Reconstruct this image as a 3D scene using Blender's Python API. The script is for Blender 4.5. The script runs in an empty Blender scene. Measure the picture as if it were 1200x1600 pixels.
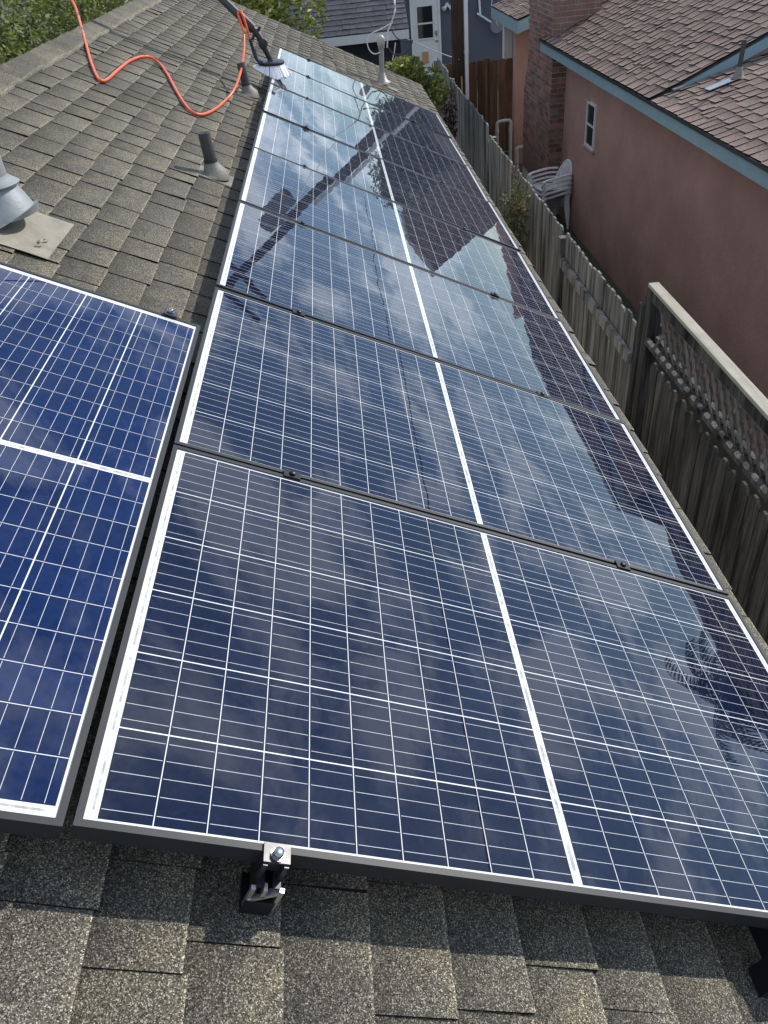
import bpy, bmesh, math, random
from mathutils import Vector, Matrix, noise as mnoise
R_ = random.Random(7)
sc = bpy.context.scene
COL = sc.collection
# ------------------------------------------------------------------ camera, sky, sun, exposure
SUN = Vector((0.679, 0.438, 0.589)).normalized()
cam_d = bpy.data.cameras.new('camera'); cam = bpy.data.objects.new('camera', cam_d); COL.objects.link(cam)
cam_d.sensor_fit = 'HORIZONTAL'; cam_d.sensor_width = 36.0; cam_d.lens = 36.0 * 1211.85 / 1200.0
cam_d.clip_start = 0.05; cam_d.clip_end = 2000
RW = ((0.99372626, -0.07035916, -0.08693511), (-0.11181952, -0.61027151, -0.78426085), (0.00212591, 0.78906164, -0.61431035))
cam.matrix_world = Matrix(((RW[0][0], -RW[1][0], -RW[2][0], 0.48705592), (RW[0][1], -RW[1][1], -RW[2][1], -0.62931778),
                           (RW[0][2], -RW[1][2], -RW[2][2], 4.48781237), (0, 0, 0, 1)))
sc.camera = cam
world = bpy.data.worlds.new('World'); sc.world = world; world.use_nodes = True
wn, wl = world.node_tree.nodes, world.node_tree.links; wn.clear()
def wnode(t, **k):
    n = wn.new(t)
    for a, b in k.items(): setattr(n, a, b)
    return n
sky = wnode('ShaderNodeTexSky', sky_type='NISHITA', sun_disc=False)
sky.sun_elevation = math.asin(SUN.z); sky.sun_rotation = math.atan2(SUN.x, SUN.y); sky.air_density = 1.0; sky.dust_density = 0.1; sky.ozone_density = 3.0
tc = wnode('ShaderNodeTexCoord'); sp = wnode('ShaderNodeSeparateXYZ'); wl.new(tc.outputs['Generated'], sp.inputs[0])
mx = wnode('ShaderNodeMath', operation='MAXIMUM'); wl.new(sp.outputs[2], mx.inputs[0]); mx.inputs[1].default_value = 0.0
ad = wnode('ShaderNodeMath', operation='ADD'); wl.new(mx.outputs[0], ad.inputs[0]); ad.inputs[1].default_value = 0.22
dv = wnode('ShaderNodeVectorMath', operation='DIVIDE'); wl.new(tc.outputs['Generated'], dv.inputs[0])
cb = wnode('ShaderNodeCombineXYZ')
for i in range(2): wl.new(ad.outputs[0], cb.inputs[i])
cb.inputs[2].default_value = 1.0; wl.new(cb.outputs[0], dv.inputs[1])
ns = wnode('ShaderNodeTexNoise'); ns.inputs['Scale'].default_value = 3.6; ns.inputs['Detail'].default_value = 9; ns.inputs['Roughness'].default_value = 0.62; ns.inputs['Distortion'].default_value = 0.35
of = wnode('ShaderNodeVectorMath', operation='ADD'); wl.new(dv.outputs[0], of.inputs[0]); of.inputs[1].default_value = (18.5, 9.5, 0.0); wl.new(of.outputs[0], ns.inputs['Vector'])
rp = wnode('ShaderNodeValToRGB'); rp.color_ramp.elements[0].position = 0.465; rp.color_ramp.elements[0].color = (0, 0, 0, 1); rp.color_ramp.elements[1].position = 0.585; rp.color_ramp.elements[1].color = (0.85, 0.85, 0.85, 1)
wl.new(ns.outputs[0], rp.inputs[0])
mixc = wnode('ShaderNodeMix', data_type='RGBA'); hz = wnode('ShaderNodeMapRange'); wl.new(sp.outputs[2], hz.inputs[0]); hz.inputs[1].default_value = 0.0; hz.inputs[2].default_value = 0.16
cf = wnode('ShaderNodeMath', operation='MULTIPLY'); wl.new(rp.outputs[0], cf.inputs[0]); wl.new(hz.outputs[0], cf.inputs[1])
wl.new(cf.outputs[0], mixc.inputs[0]); wl.new(sky.outputs[0], mixc.inputs[6])
cm = wnode('ShaderNodeVectorMath', operation='MULTIPLY_ADD'); wl.new(sky.outputs[0], cm.inputs[0]); cm.inputs[1].default_value = (0.8, 0.8, 0.8); cm.inputs[2].default_value = (8.0, 8.05, 8.2); wl.new(cm.outputs[0], mixc.inputs[7])
bg = wnode('ShaderNodeBackground'); bg.inputs[1].default_value = 0.15; wl.new(mixc.outputs[2], bg.inputs[0])
wo = wnode('ShaderNodeOutputWorld'); wl.new(bg.outputs[0], wo.inputs[0])
sun_d = bpy.data.lights.new('sun', 'SUN'); sun_d.energy = 4.2; sun_d.angle = math.radians(0.55); sun_d.color = (1.0, 0.955, 0.89)
sun = bpy.data.objects.new('sun', sun_d); COL.objects.link(sun); sun.location = (20, 14, 30)
sun.rotation_euler = (-SUN).to_track_quat('-Z', 'Y').to_euler()
sc.view_settings.view_transform = 'Standard'; sc.view_settings.look = 'None'; sc.view_settings.exposure = 0.0; sc.view_settings.gamma = 1.0
sc.cycles.max_bounces = 8; sc.cycles.glossy_bounces = 5; sc.cycles.transparent_max_bounces = 8; sc.cycles.use_denoising = True

# ------------------------------------------------------------------ helpers
PT = math.atan(0.5); CP, SP = math.cos(PT), math.sin(PT)      # roof pitch 6:12
def UV(u, v, h=0.0):
    "point of the roof slope: u down the slope, v along the ridge, h above the panel glass plane"
    return Vector((u * CP + h * SP, v, 3.5 - u * SP + h * CP))
HR = -0.125                                                    # shingles lie this far below the glass
class MB:
    def __init__(s): s.v = []; s.f = []; s.uv = []; s.hasuv = False
    def add(s, vs, fs, uv=None):
        o = len(s.v); s.v += [tuple(p) for p in vs]; s.f += [tuple(i + o for i in f) for f in fs]
        s.uv += [uv[i] if uv else (0, 0) for i in range(len(vs))]
        if uv: s.hasuv = True
    def hexa(s, p, uv=None):   # p: 8 points, bottom ring 0-3, top ring 4-7
        s.add(p, [(3, 2, 1, 0), (4, 5, 6, 7), (0, 1, 5, 4), (1, 2, 6, 5), (2, 3, 7, 6), (3, 0, 4, 7)], uv)
    def box(s, x0, x1, y0, y1, z0, z1, m=None):
        p = [(x0, y0, z0), (x1, y0, z0), (x1, y1, z0), (x0, y1, z0), (x0, y0, z1), (x1, y0, z1), (x1, y1, z1), (x0, y1, z1)]
        if m is not None: p = [m @ Vector(q) for q in p]
        s.hexa(p)
    def bar(s, a, b, w, t, up=(0, 0, 1)):
        a, b = Vector(a), Vector(b); d = (b - a).normalized(); upv = Vector(up)
        x = d.cross(upv)
        if x.length < 1e-4: x = d.cross(Vector((1, 0, 0)))
        x.normalize(); y = x.cross(d).normalized(); x *= w / 2; y *= t / 2
        s.hexa([a - x - y, a + x - y, a + x + y, a - x + y, b - x - y, b + x - y, b + x + y, b - x + y])
    def tube(s, pts, r, n=8, caps=True):
        pts = [Vector(p) for p in pts]; rs = r if isinstance(r, (list, tuple)) else [r] * len(pts)
        rings = []; prev = None
        for i, p in enumerate(pts):
            d = (pts[min(i + 1, len(pts) - 1)] - pts[max(i - 1, 0)]).normalized()
            if prev is None:
                x = d.cross(Vector((0, 0, 1)));  x = d.cross(Vector((1, 0, 0))) if x.length < 1e-3 else x
            else: x = prev - d * prev.dot(d)
            x.normalize(); prev = x; y = d.cross(x)
            rings.append([p + (x * math.cos(2 * math.pi * k / n) + y * math.sin(2 * math.pi * k / n)) * rs[i] for k in range(n)])
        vs = [q for rg in rings for q in rg]; fs = []
        for i in range(len(rings) - 1):
            for k in range(n): fs.append((i * n + k, i * n + (k + 1) % n, (i + 1) * n + (k + 1) % n, (i + 1) * n + k))
        if caps: fs += [tuple(reversed(range(n))), tuple(range((len(rings) - 1) * n, len(rings) * n))]
        s.add(vs, fs)
    def lathe(s, base, axis, prof, n=16):
        "prof: list of (distance along axis, radius)"
        base = Vector(base); ax = Vector(axis).normalized()
        s.tube([base + ax * d for d, _ in prof], [r for _, r in prof], n)
    def build(s, name, mat, parent=None, smooth=False, bevel=0.0):
        me = bpy.data.meshes.new(name); me.from_pydata(s.v, [], s.f); me.update()
        if s.hasuv:
            lay = me.uv_layers.new(name='UVMap')
            for l in me.loops: lay.data[l.index].uv = s.uv[l.vertex_index]
        if mat: me.materials.append(mat)
        if smooth:
            me.polygons.foreach_set('use_smooth', [True] * len(me.polygons)); me.update()
        o = bpy.data.objects.new(name, me); COL.objects.link(o)
        if bevel:
            m = o.modifiers.new('bevel', 'BEVEL'); m.width = bevel; m.segments = 2; m.limit_method = 'ANGLE'
        if smooth:
            m = o.modifiers.new('es', 'EDGE_SPLIT'); m.split_angle = math.radians(50)
        return par(o, parent)
def par(o, parent):
    if parent is not None:
        o.parent = parent
        if parent.type == 'EMPTY': o.matrix_parent_inverse = parent.matrix_basis.inverted()
    return o
def tag(o, label, cat, group=None, kind=None):
    o['label'] = label; o['category'] = cat
    if group: o['group'] = group
    if kind: o['kind'] = kind
    return o
def thing(name, loc, label, cat, group=None):
    o = bpy.data.objects.new(name, None); COL.objects.link(o); o.empty_display_size = 0.1
    o.matrix_basis = Matrix.Translation(Vector(loc)); return tag(o, label, cat, group)
def catmull(pts, n=8):
    P = [Vector(p) for p in pts]; P = [P[0] * 2 - P[1]] + P + [P[-1] * 2 - P[-2]]; out = []
    for i in range(1, len(P) - 2):
        for k in range(n):
            t = k / n; a, b, c, d = P[i - 1], P[i], P[i + 1], P[i + 2]
            out.append(0.5 * ((2 * b) + (c - a) * t + (2 * a - 5 * b + 4 * c - d) * t * t + (3 * b - a - 3 * c + d) * t ** 3))
    out.append(P[-2]); return out
def sag(a, b, s, n=24):
    a, b = Vector(a), Vector(b)
    return [a.lerp(b, i / n) - Vector((0, 0, s * 4 * (i / n) * (1 - i / n))) for i in range(n + 1)]

# ------------------------------------------------------------------ materials
class NT:
    def __init__(s, name):
        s.m = bpy.data.materials.new(name); s.m.use_nodes = True; s.n = s.m.node_tree.nodes; s.l = s.m.node_tree.links
        s.b = s.n['Principled BSDF']
    def new(s, t, ins=None, **k):
        n = s.n.new(t)
        for a, b in k.items(): setattr(n, a, b)
        for a, b in (ins or {}).items():
            if hasattr(b, 'node'): s.l.new(b, n.inputs[a])
            else: n.inputs[a].default_value = b
        return n
    def pos(s): return s.new('ShaderNodeNewGeometry').outputs['Position']
    def noise(s, vec, scale, detail=4, rough=0.55, dist=0.0):
        return s.new('ShaderNodeTexNoise', {'Vector': vec, 'Scale': scale, 'Detail': detail, 'Roughness': rough, 'Distortion': dist}).outputs[0]
    def ramp(s, fac, stops):
        r = s.new('ShaderNodeValToRGB', {0: fac}); e = r.color_ramp.elements
        while len(e) < len(stops): e.new(0.5)
        for i, (p, c) in enumerate(stops): e[i].position = p; e[i].color = (*c, 1) if len(c) == 3 else c
        return r.outputs[0]
    def mix(s, f, a, b, mode='MIX'):
        n = s.new('ShaderNodeMix', data_type='RGBA', blend_type=mode)
        for i, x in ((0, f), (6, a), (7, b)):
            if hasattr(x, 'node'): s.l.new(x, n.inputs[i])
            else: n.inputs[i].default_value = x if i == 0 else ((*x, 1) if len(x) == 3 else x)
        return n.outputs[2]
    def math(s, op, a, b=0.0):
        n = s.new('ShaderNodeMath', operation=op)
        for i, x in ((0, a), (1, b)):
            if hasattr(x, 'node'): s.l.new(x, n.inputs[i])
            else: n.inputs[i].default_value = x
        return n.outputs[0]
    def bump(s, h, strength=0.3, dist=0.01):
        return s.new('ShaderNodeBump', {'Height': h, 'Strength': strength, 'Distance': dist}).outputs[0]
    def set(s, **k):
        for a, b in k.items():
            i = s.b.inputs[a.replace('_', ' ')]
            if hasattr(b, 'node'): s.l.new(b, i)
            else: i.default_value = (*b, 1) if isinstance(b, tuple) and len(b) == 3 else b
        return s.m
def g(v): return (v, v, v)
def plain(name, col, rough=0.6, metal=0.0, var=0.25, scale=9.0, bump=0.0, spec=0.5):
    t = NT(name); p = t.pos(); n = t.noise(p, scale, 5)
    c = t.mix(n, tuple(x * (1 - var) for x in col), tuple(min(1, x * (1 + var)) for x in col))
    t.set(Base_Color=c, Roughness=rough, Metallic=metal, Specular_IOR_Level=spec)
    if bump: t.set(Normal=t.bump(t.noise(p, scale * 8, 3), bump, 0.01))
    return t.m
def shingle_mat(name, dark, mid, light, gran=520.0, warm=(0.275, 0.255, 0.200)):
    t = NT(name); p = t.pos()
    uv = t.new('ShaderNodeUVMap', uv_map='UVMap').outputs[0]; s = t.new('ShaderNodeSeparateXYZ', {0: uv}); U, RND = s.outputs[0], s.outputs[1]
    gr = t.new('ShaderNodeTexVoronoi', {'Vector': p, 'Scale': gran}, feature='F1')
    gs = t.new('ShaderNodeSeparateColor', {0: gr.outputs['Color']})
    speck = t.ramp(gs.outputs[0], [(0.0, dark), (0.42, mid), (0.78, tuple(x * 1.5 for x in mid)), (1.0, light)])
    blot = t.noise(p, 9.0, 4, 0.6); blot2 = t.noise(p, 2.1, 3)
    tone = t.math('ADD', t.math('ADD', t.math('MULTIPLY', blot, 0.8), t.math('MULTIPLY', RND, 0.07)), t.math('MULTIPLY', U, 0.10))
    c = t.mix(t.math('MULTIPLY', t.ramp(tone, [(0.48, g(0)), (0.70, g(1))]), 0.6), speck, t.mix(1.0, speck, tuple(x * 5.4 for x in warm), 'MULTIPLY'))
    # printed shade band at the head of each tab and tab-to-tab tone
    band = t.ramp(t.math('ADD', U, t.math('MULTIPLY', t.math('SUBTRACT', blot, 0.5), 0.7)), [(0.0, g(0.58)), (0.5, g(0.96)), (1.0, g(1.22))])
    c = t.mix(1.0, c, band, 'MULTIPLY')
    c = t.mix(1.0, c, t.ramp(t.math('FRACT', t.math('MULTIPLY', RND, 7.13)), [(0, g(0.84)), (1, g(1.1))]), 'MULTIPLY')
    c = t.mix(1.0, c, t.ramp(blot2, [(0.3, g(0.85)), (0.7, g(1.1))]), 'MULTIPLY')
    lich = t.ramp(t.noise(p, 55.0, 2), [(0.72, g(0)), (0.8, g(1))])
    c = t.mix(t.math('MULTIPLY', lich, 0.18), c, (0.5, 0.5, 0.45))
    c = t.mix(1.0, c, t.ramp(t.noise(p, 140.0, 2, 0.7), [(0.32, g(0.80)), (0.68, g(1.18))]), 'MULTIPLY')
    c = t.mix(1.0, c, t.ramp(U, [(0.95, g(1.0)), (0.99, g(1.5))]), 'MULTIPLY')  # last strip of each tab lightened to paint a sunlit butt edge
    return t.set(Base_Color=c, Roughness=0.85, Specular_IOR_Level=0.22, Normal=t.bump(gr.outputs['Distance'], 0.6, 0.0016))
M = {}
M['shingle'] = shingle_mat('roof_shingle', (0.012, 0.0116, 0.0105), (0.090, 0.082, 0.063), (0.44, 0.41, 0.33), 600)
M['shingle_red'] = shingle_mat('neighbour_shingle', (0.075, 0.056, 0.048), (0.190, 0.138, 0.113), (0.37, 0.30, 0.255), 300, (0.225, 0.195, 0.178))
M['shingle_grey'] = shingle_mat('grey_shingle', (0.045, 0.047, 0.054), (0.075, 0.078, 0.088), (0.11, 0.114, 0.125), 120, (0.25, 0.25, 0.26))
def coated(name, make_col, rough=0.45):
    t = NT(name); p = t.pos(); c = make_col(t, p)
    dust = t.ramp(t.noise(p, 4.0, 6, 0.7), [(0.45, g(0)), (0.75, g(1))]); spots = t.ramp(t.noise(p, 38.0, 3, 0.5), [(0.66, g(0)), (0.72, g(1))])
    c = t.mix(t.math('ADD', t.math('MULTIPLY', dust, 0.022), t.math('MULTIPLY', spots, 0.012)), c, (0.55, 0.53, 0.48))
    rip = t.math('ADD', t.noise(p, 3.2, 2), t.math('MULTIPLY', t.noise(p, 28.0, 2), 0.026))
    nrm = t.bump(rip, 0.3, 0.0018)
    t.set(Base_Color=c, Roughness=rough, Specular_IOR_Level=0.0, Coat_Weight=1.0, Coat_Roughness=0.012, Coat_IOR=1.52)
    t.l.new(nrm, t.b.inputs['Coat Normal']); return t.m
def cellcol(t, p):
    oi = t.new('ShaderNodeObjectInfo').outputs['Random']
    v = t.new('ShaderNodeTexVoronoi', {'Vector': p, 'Scale': 85.0}); vs = t.new('ShaderNodeSeparateColor', {0: v.outputs['Color']}).outputs[0]
    c = t.mix(vs, (0.0050, 0.0088, 0.0250), (0.0070, 0.0120, 0.0340))
    return t.mix(1.0, c, t.ramp(oi, [(0, g(0.85)), (1, g(1.12))]), 'MULTIPLY')
M['cell'] = coated('solar_cell', cellcol, 0.5)
def cellcol2(t, p):
    oi = t.new('ShaderNodeObjectInfo').outputs['Random']
    v = t.new('ShaderNodeTexVoronoi', {'Vector': p, 'Scale': 85.0}); vs = t.new('ShaderNodeSeparateColor', {0: v.outputs['Color']}).outputs[0]
    c = t.mix(vs, (0.0036, 0.0130, 0.057), (0.0052, 0.0180, 0.078))
    return t.mix(1.0, c, t.ramp(oi, [(0, g(0.85)), (1, g(1.12))]), 'MULTIPLY')
M['cell_blue'] = coated('solar_cell_blue', cellcol2, 0.5)
M['backsheet'] = coated('white_backsheet', lambda t, p: t.mix(t.noise(p, 30.0), (0.74, 0.75, 0.74), (0.82, 0.82, 0.80)), 0.6)
M['busbar'] = coated('busbar_ribbon', lambda t, p: t.mix(t.noise(p, 60.0), (0.55, 0.56, 0.58), (0.70, 0.71, 0.72)), 0.4)
M['ribbon'] = coated('ribbon_strip', lambda t, p: t.mix(t.ramp(t.noise(p, 45.0, 3), [(0.42, g(0)), (0.6, g(1))]), (0.62, 0.63, 0.62), (0.36, 0.37, 0.37)), 0.5)
M['frame'] = plain('black_anodised_frame', (0.026, 0.027, 0.030), 0.5, 0.0, 0.2, 25, 0.0, 0.35)
M['rail'] = plain('black_rail', (0.020, 0.021, 0.024), 0.4, 0.5, 0.2, 20)
M['alu'] = plain('mill_aluminium', (0.62, 0.62, 0.60), 0.34, 0.9, 0.1, 30)
M['clamp'] = plain('dark_clamp', (0.07, 0.07, 0.073), 0.38, 0.7, 0.5, 70)
M['bolt'] = plain('steel_bolt', (0.42, 0.42, 0.43), 0.25, 1.0, 0.1, 60)
M['asphalt_shade'] = plain('asphalt_core_shade', (0.012, 0.012, 0.012), 0.9, 0, 0.2, 40, 0, 0.1)  # cut-edge asphalt, its black also painting the shadow lines between tabs
M['deck'] = plain('roof_deck', (0.06, 0.058, 0.055), 0.9, 0, 0.3, 14)
M['abs'] = plain('black_plastic_pipe', (0.050, 0.048, 0.045), 0.5, 0, 0.45, 14)
M['lead'] = plain('lead_flashing', (0.20, 0.185, 0.155), 0.6, 0.1, 0.5, 16, 0.25)
M['galv'] = plain('galvanised_steel', (0.27, 0.29, 0.295), 0.55, 0.2, 0.4, 12, 0.12)
M['tin'] = plain('weathered_tin_sheet', (0.27, 0.245, 0.19), 0.7, 0.1, 0.65, 11, 0.2)
M['mast'] = plain('painted_mast', (0.33, 0.31, 0.27), 0.5, 0.2, 0.3, 16)
M['rubber'] = plain('black_rubber', (0.022, 0.022, 0.024), 0.45, 0, 0.2, 30)
M['blue_plastic'] = plain('navy_plastic', (0.03, 0.04, 0.11), 0.4, 0, 0.2, 30)
M['carbon'] = plain('carbon_pole', (0.045, 0.045, 0.048), 0.42, 0, 0.2, 40)
M['bristle'] = plain('white_bristle', (0.86, 0.86, 0.88), 0.6, 0, 0.08, 60)
_t = NT('water_drop'); M['drop'] = _t.set(Base_Color=(0.9, 0.93, 0.97), Roughness=0.05, Transmission_Weight=0.7, IOR=1.33)
M['hose'] = plain('orange_hose', (0.86, 0.115, 0.03), 0.35, 0, 0.1, 20)
M['white'] = plain('white_paint', (0.74, 0.74, 0.72), 0.5, 0, 0.06, 6)
M['cable_white'] = plain('white_cable', (0.70, 0.69, 0.66), 0.5, 0, 0.1, 20)
M['cable_black'] = plain('black_cable', (0.03, 0.03, 0.032), 0.5, 0, 0.1, 20)
M['teal'] = plain('teal_fascia_paint', (0.235, 0.36, 0.39), 0.55, 0, 0.2, 5, 0.05)
M['house_grey'] = plain('cream_house_wall', (0.42, 0.39, 0.34), 0.85, 0, 0.12, 5, 0.1)
M['navy_wall'] = plain('slate_blue_wall', (0.10, 0.112, 0.137), 0.8, 0, 0.1, 3, 0.05)
M['dark_wall'] = plain('dark_garage_wall', (0.035, 0.040, 0.055), 0.8, 0, 0.12, 3)
M['glass'] = plain('dark_window_glass', (0.015, 0.018, 0.022), 0.05, 0, 0.1, 3, 0, 0.6)
M['ply'] = plain('pet_door_panel', (0.50, 0.30, 0.13), 0.6, 0, 0.15, 9)
M['plastic'] = plain('grey_white_plastic', (0.80, 0.79, 0.77), 0.45, 0, 0.12, 8)
M['pvc'] = plain('cream_pipe', (0.50, 0.46, 0.40), 0.45, 0, 0.15, 10)
M['bark'] = plain('bark', (0.12, 0.09, 0.065), 0.9, 0, 0.35, 14, 0.4)
M['dish'] = plain('antenna_grey', (0.20, 0.21, 0.23), 0.5, 0.2, 0.1, 10)
def stucco():
    t = NT('pink_stucco'); p = t.pos()
    st = t.noise(p, 1.3, 5, 0.6); fine = t.noise(p, 130.0, 4, 0.7)
    mp = t.new('ShaderNodeMapping', {'Vector': p, 'Scale': (5.0, 5.0, 0.7)}).outputs[0]; streak = t.noise(mp, 1.6, 4)
    st2 = t.ramp(st, [(0.3, g(0)), (0.7, g(1))])
    c = t.mix(st2, (0.45, 0.26, 0.208), (0.62, 0.37, 0.295))
    c = t.mix(t.math('MULTIPLY', t.ramp(streak, [(0.5, g(0)), (0.75, g(1))]), 0.16), c, (0.44, 0.25, 0.20))
    c = t.mix(t.math('MULTIPLY', t.ramp(t.noise(p, 4.5, 6, 0.7), [(0.5, g(0)), (0.75, g(1))]), 0.3), c, (0.60, 0.42, 0.34))
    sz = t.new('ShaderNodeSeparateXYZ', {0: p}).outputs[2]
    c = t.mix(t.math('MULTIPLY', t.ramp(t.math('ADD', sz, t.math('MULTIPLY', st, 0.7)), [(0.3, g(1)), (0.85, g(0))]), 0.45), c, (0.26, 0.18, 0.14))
    c = t.mix(t.math('MULTIPLY', t.ramp(fine, [(0.35, g(1)), (0.5, g(0))]), 0.3), c, (0.30, 0.17, 0.13))
    return t.set(Base_Color=c, Roughness=0.92, Specular_IOR_Level=0.2, Normal=t.bump(t.math('ADD', fine, t.noise(p, 28.0, 4)), 1.0, 0.011))
M['stucco'] = stucco()
def wood(name, a, b, stain, stainamt=0.5, sx=(34.0, 34.0, 1.6)):
    t = NT(name); p = t.pos(); oi = t.new('ShaderNodeObjectInfo').outputs['Random']
    off = t.new('ShaderNodeCombineXYZ', {0: t.math('MULTIPLY', oi, 37.0), 1: t.math('MULTIPLY', oi, 11.0), 2: t.math('MULTIPLY', oi, 23.0)}).outputs[0]
    q = t.new('ShaderNodeVectorMath', {0: p, 1: off}, operation='ADD').outputs[0]
    gq = t.new('ShaderNodeMapping', {'Vector': q, 'Scale': sx}).outputs[0]
    grain = t.noise(gq, 1.6, 6, 0.65, 0.4); big = t.noise(t.new('ShaderNodeMapping', {'Vector': q, 'Scale': (6, 6, 0.8)}).outputs[0], 1.2, 4)
    c = t.mix(t.ramp(grain, [(0.3, g(0)), (0.7, g(1))]), a, b)
    c = t.mix(t.math('MULTIPLY', t.ramp(big, [(0.42, g(0)), (0.68, g(1))]), stainamt), c, stain)
    c = t.mix(1.0, c, t.ramp(oi, [(0, g(0.72)), (1, g(1.25))]), 'MULTIPLY')
    return t.set(Base_Color=c, Roughness=0.9, Specular_IOR_Level=0.2, Normal=t.bump(grain, 0.5, 0.006))
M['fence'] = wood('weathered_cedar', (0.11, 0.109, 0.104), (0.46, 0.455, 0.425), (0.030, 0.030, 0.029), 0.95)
M['fence_dark'] = wood('stained_shaded_cedar', (0.026, 0.025, 0.024), (0.21, 0.205, 0.19), (0.006, 0.006, 0.006), 1.0)  # black stain, with the shade of the narrow gap put into the colour
M['lattice'] = wood('grey_lattice', (0.12, 0.115, 0.105), (0.23, 0.22, 0.20), (0.08, 0.075, 0.07), 0.4)
M['fence_cap'] = wood('pale_cap', (0.36, 0.33, 0.25), (0.52, 0.49, 0.40), (0.28, 0.26, 0.2), 0.4, (34, 1.6, 34))  # paler wood tone for the cap rail
M['fence_brown'] = wood('brown_cedar', (0.13, 0.068, 0.042), (0.34, 0.18, 0.095), (0.07, 0.042, 0.03), 0.6)
M['pole_wood'] = wood('creosote_pole', (0.030, 0.020, 0.015), (0.085, 0.058, 0.042), (0.02, 0.015, 0.012), 0.5)
def brickm():
    t = NT('chimney_brick'); p = t.pos(); oi = t.new('ShaderNodeObjectInfo').outputs['Random']
    c = t.ramp(oi, [(0.0, (0.12, 0.065, 0.052)), (0.5, (0.22, 0.115, 0.088)), (0.85, (0.28, 0.15, 0.115)), (1.0, (0.36, 0.13, 0.09))])
    c = t.mix(t.math('MULTIPLY', t.ramp(t.noise(p, 6.0, 5), [(0.5, g(0)), (0.75, g(1))]), 0.35), c, (0.36, 0.32, 0.28))
    return t.set(Base_Color=c, Roughness=0.9, Normal=t.bump(t.noise(p, 90.0), 0.4, 0.004))
M['brick'] = brickm(); M['mortar'] = plain('mortar', (0.62, 0.57, 0.50), 0.95, 0, 0.3, 12, 0.3)
def groundm():
    t = NT('dirt_ground'); p = t.pos()
    c = t.mix(t.noise(p, 3.0, 6), (0.055, 0.045, 0.033), (0.12, 0.10, 0.07)); c = t.mix(t.ramp(t.noise(p, 0.5, 5), [(0.45, g(0)), (0.6, g(1))]), c, (0.06, 0.075, 0.03))
    return t.set(Base_Color=c, Roughness=0.95, Normal=t.bump(t.noise(p, 25.0, 5), 0.6, 0.03))
M['ground'] = groundm()
def leafm(name, a, b, c3):
    t = NT(name); isl = t.new('ShaderNodeNewGeometry').outputs['Random Per Island']; p = t.pos()
    c = t.ramp(isl, [(0.0, a), (0.6, b), (1.0, c3)]); c = t.mix(1.0, c, t.ramp(t.noise(p, 1.6, 3), [(0.3, g(0.65)), (0.7, g(1.3))]), 'MULTIPLY')
    t.set(Base_Color=c, Roughness=0.5, Specular_IOR_Level=0.4)
    tr = t.new('ShaderNodeBsdfTranslucent', {0: t.mix(1.0, c, (1.2, 1.3, 0.6), 'MULTIPLY')}); ms = t.new('ShaderNodeMixShader', {0: 0.3})
    t.l.new(t.b.outputs[0], ms.inputs[1]); t.l.new(tr.outputs[0], ms.inputs[2]); t.l.new(ms.outputs[0], t.n['Material Output'].inputs[0]); return t.m
M['leaf'] = leafm('leaf_green', (0.07, 0.095, 0.022), (0.17, 0.20, 0.05), (0.29, 0.29, 0.11))
M['leaf_bright'] = leafm('leaf_bright', (0.09, 0.12, 0.02), (0.21, 0.235, 0.05), (0.34, 0.33, 0.11))
M['leaf_dark'] = leafm('leaf_dark', (0.015, 0.026, 0.010), (0.035, 0.055, 0.02), (0.06, 0.085, 0.03))
M['leaf_red'] = leafm('leaf_red', (0.05, 0.016, 0.016), (0.10, 0.035, 0.03), (0.16, 0.07, 0.05))
M['flower'] = leafm('orange_flower', (0.28, 0.06, 0.03), (0.42, 0.10, 0.05), (0.5, 0.2, 0.1))
M['leaf_dry'] = leafm('leaf_dry', (0.045, 0.055, 0.022), (0.10, 0.11, 0.05), (0.24, 0.22, 0.14))

# ------------------------------------------------------------------ ground
m = MB(); n = 24
for i in range(n + 1):
    for j in range(n + 1):
        x = (i / n - .5); y = (j / n - .5); m.v.append((x * abs(x) * 1600 + 2, y * abs(y) * 1600 + 10, 0)); m.uv.append((0, 0))
for i in range(n):
    for j in range(n): a = i * (n + 1) + j; m.f.append((a, a + n + 1, a + n + 2, a + 1))
go = m.build('ground', M['ground']); go['kind'] = 'structure'; go['label'] = 'dark dirt ground between the houses'; go['category'] = 'ground'

# ------------------------------------------------------------------ the house under the panels
RU, EU = -1.335, 1.90          # ridge and eave on the slope
V0, V1 = -3.0, 11.12
house = thing('shingled_house', (0, 4, 0), 'house under the camera with weathered brown-grey shingle roof carrying the solar panels', 'house')
rid = UV(RU, 0, HR); eav = UV(EU, 0, HR); xr, zr, xe, ze = rid.x, rid.z, eav.x, eav.z
xw = 2 * xr - xe
m = MB()
def slope_slab(mb, x0, z0, x1, z1, y0, y1, t):
    mb.hexa([(x0, y0, z0 - t), (x1, y0, z1 - t), (x1, y1, z1 - t), (x0, y1, z0 - t), (x0, y0, z0), (x1, y0, z1), (x1, y1, z1), (x0, y1, z0)])
slope_slab(m, xr, zr - .006, xe - .012, ze, V0, V1 - .01, .03); slope_slab(m, xw, ze - .006, xr, zr - .006, V0, V1 - .01, .03)
roof = m.build('roof', M['deck'], house)
m = MB(); m.box(xw + .35, xe - .35, V0 + .3, V1 - .35, 0, ze - .06)
gz = ze - .06
for y in (V0 + .3, V1 - .36): m.add([(xw + .35, y, gz), (xe - .35, y, gz), (xr, y, zr - .2), (xw + .35, y + .01, gz), (xe - .35, y + .01, gz), (xr, y + .01, zr - .2)], [(0, 1, 2), (5, 4, 3), (0, 3, 4, 1), (1, 4, 5, 2), (2, 5, 3, 0)])
m.build('wall', M['house_grey'], house)
m = MB(); m.box(xe - .055, xe - .03, V0, V1 - .02, ze - .19, ze - .034); m.build('fascia', M['white'], house)
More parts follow.
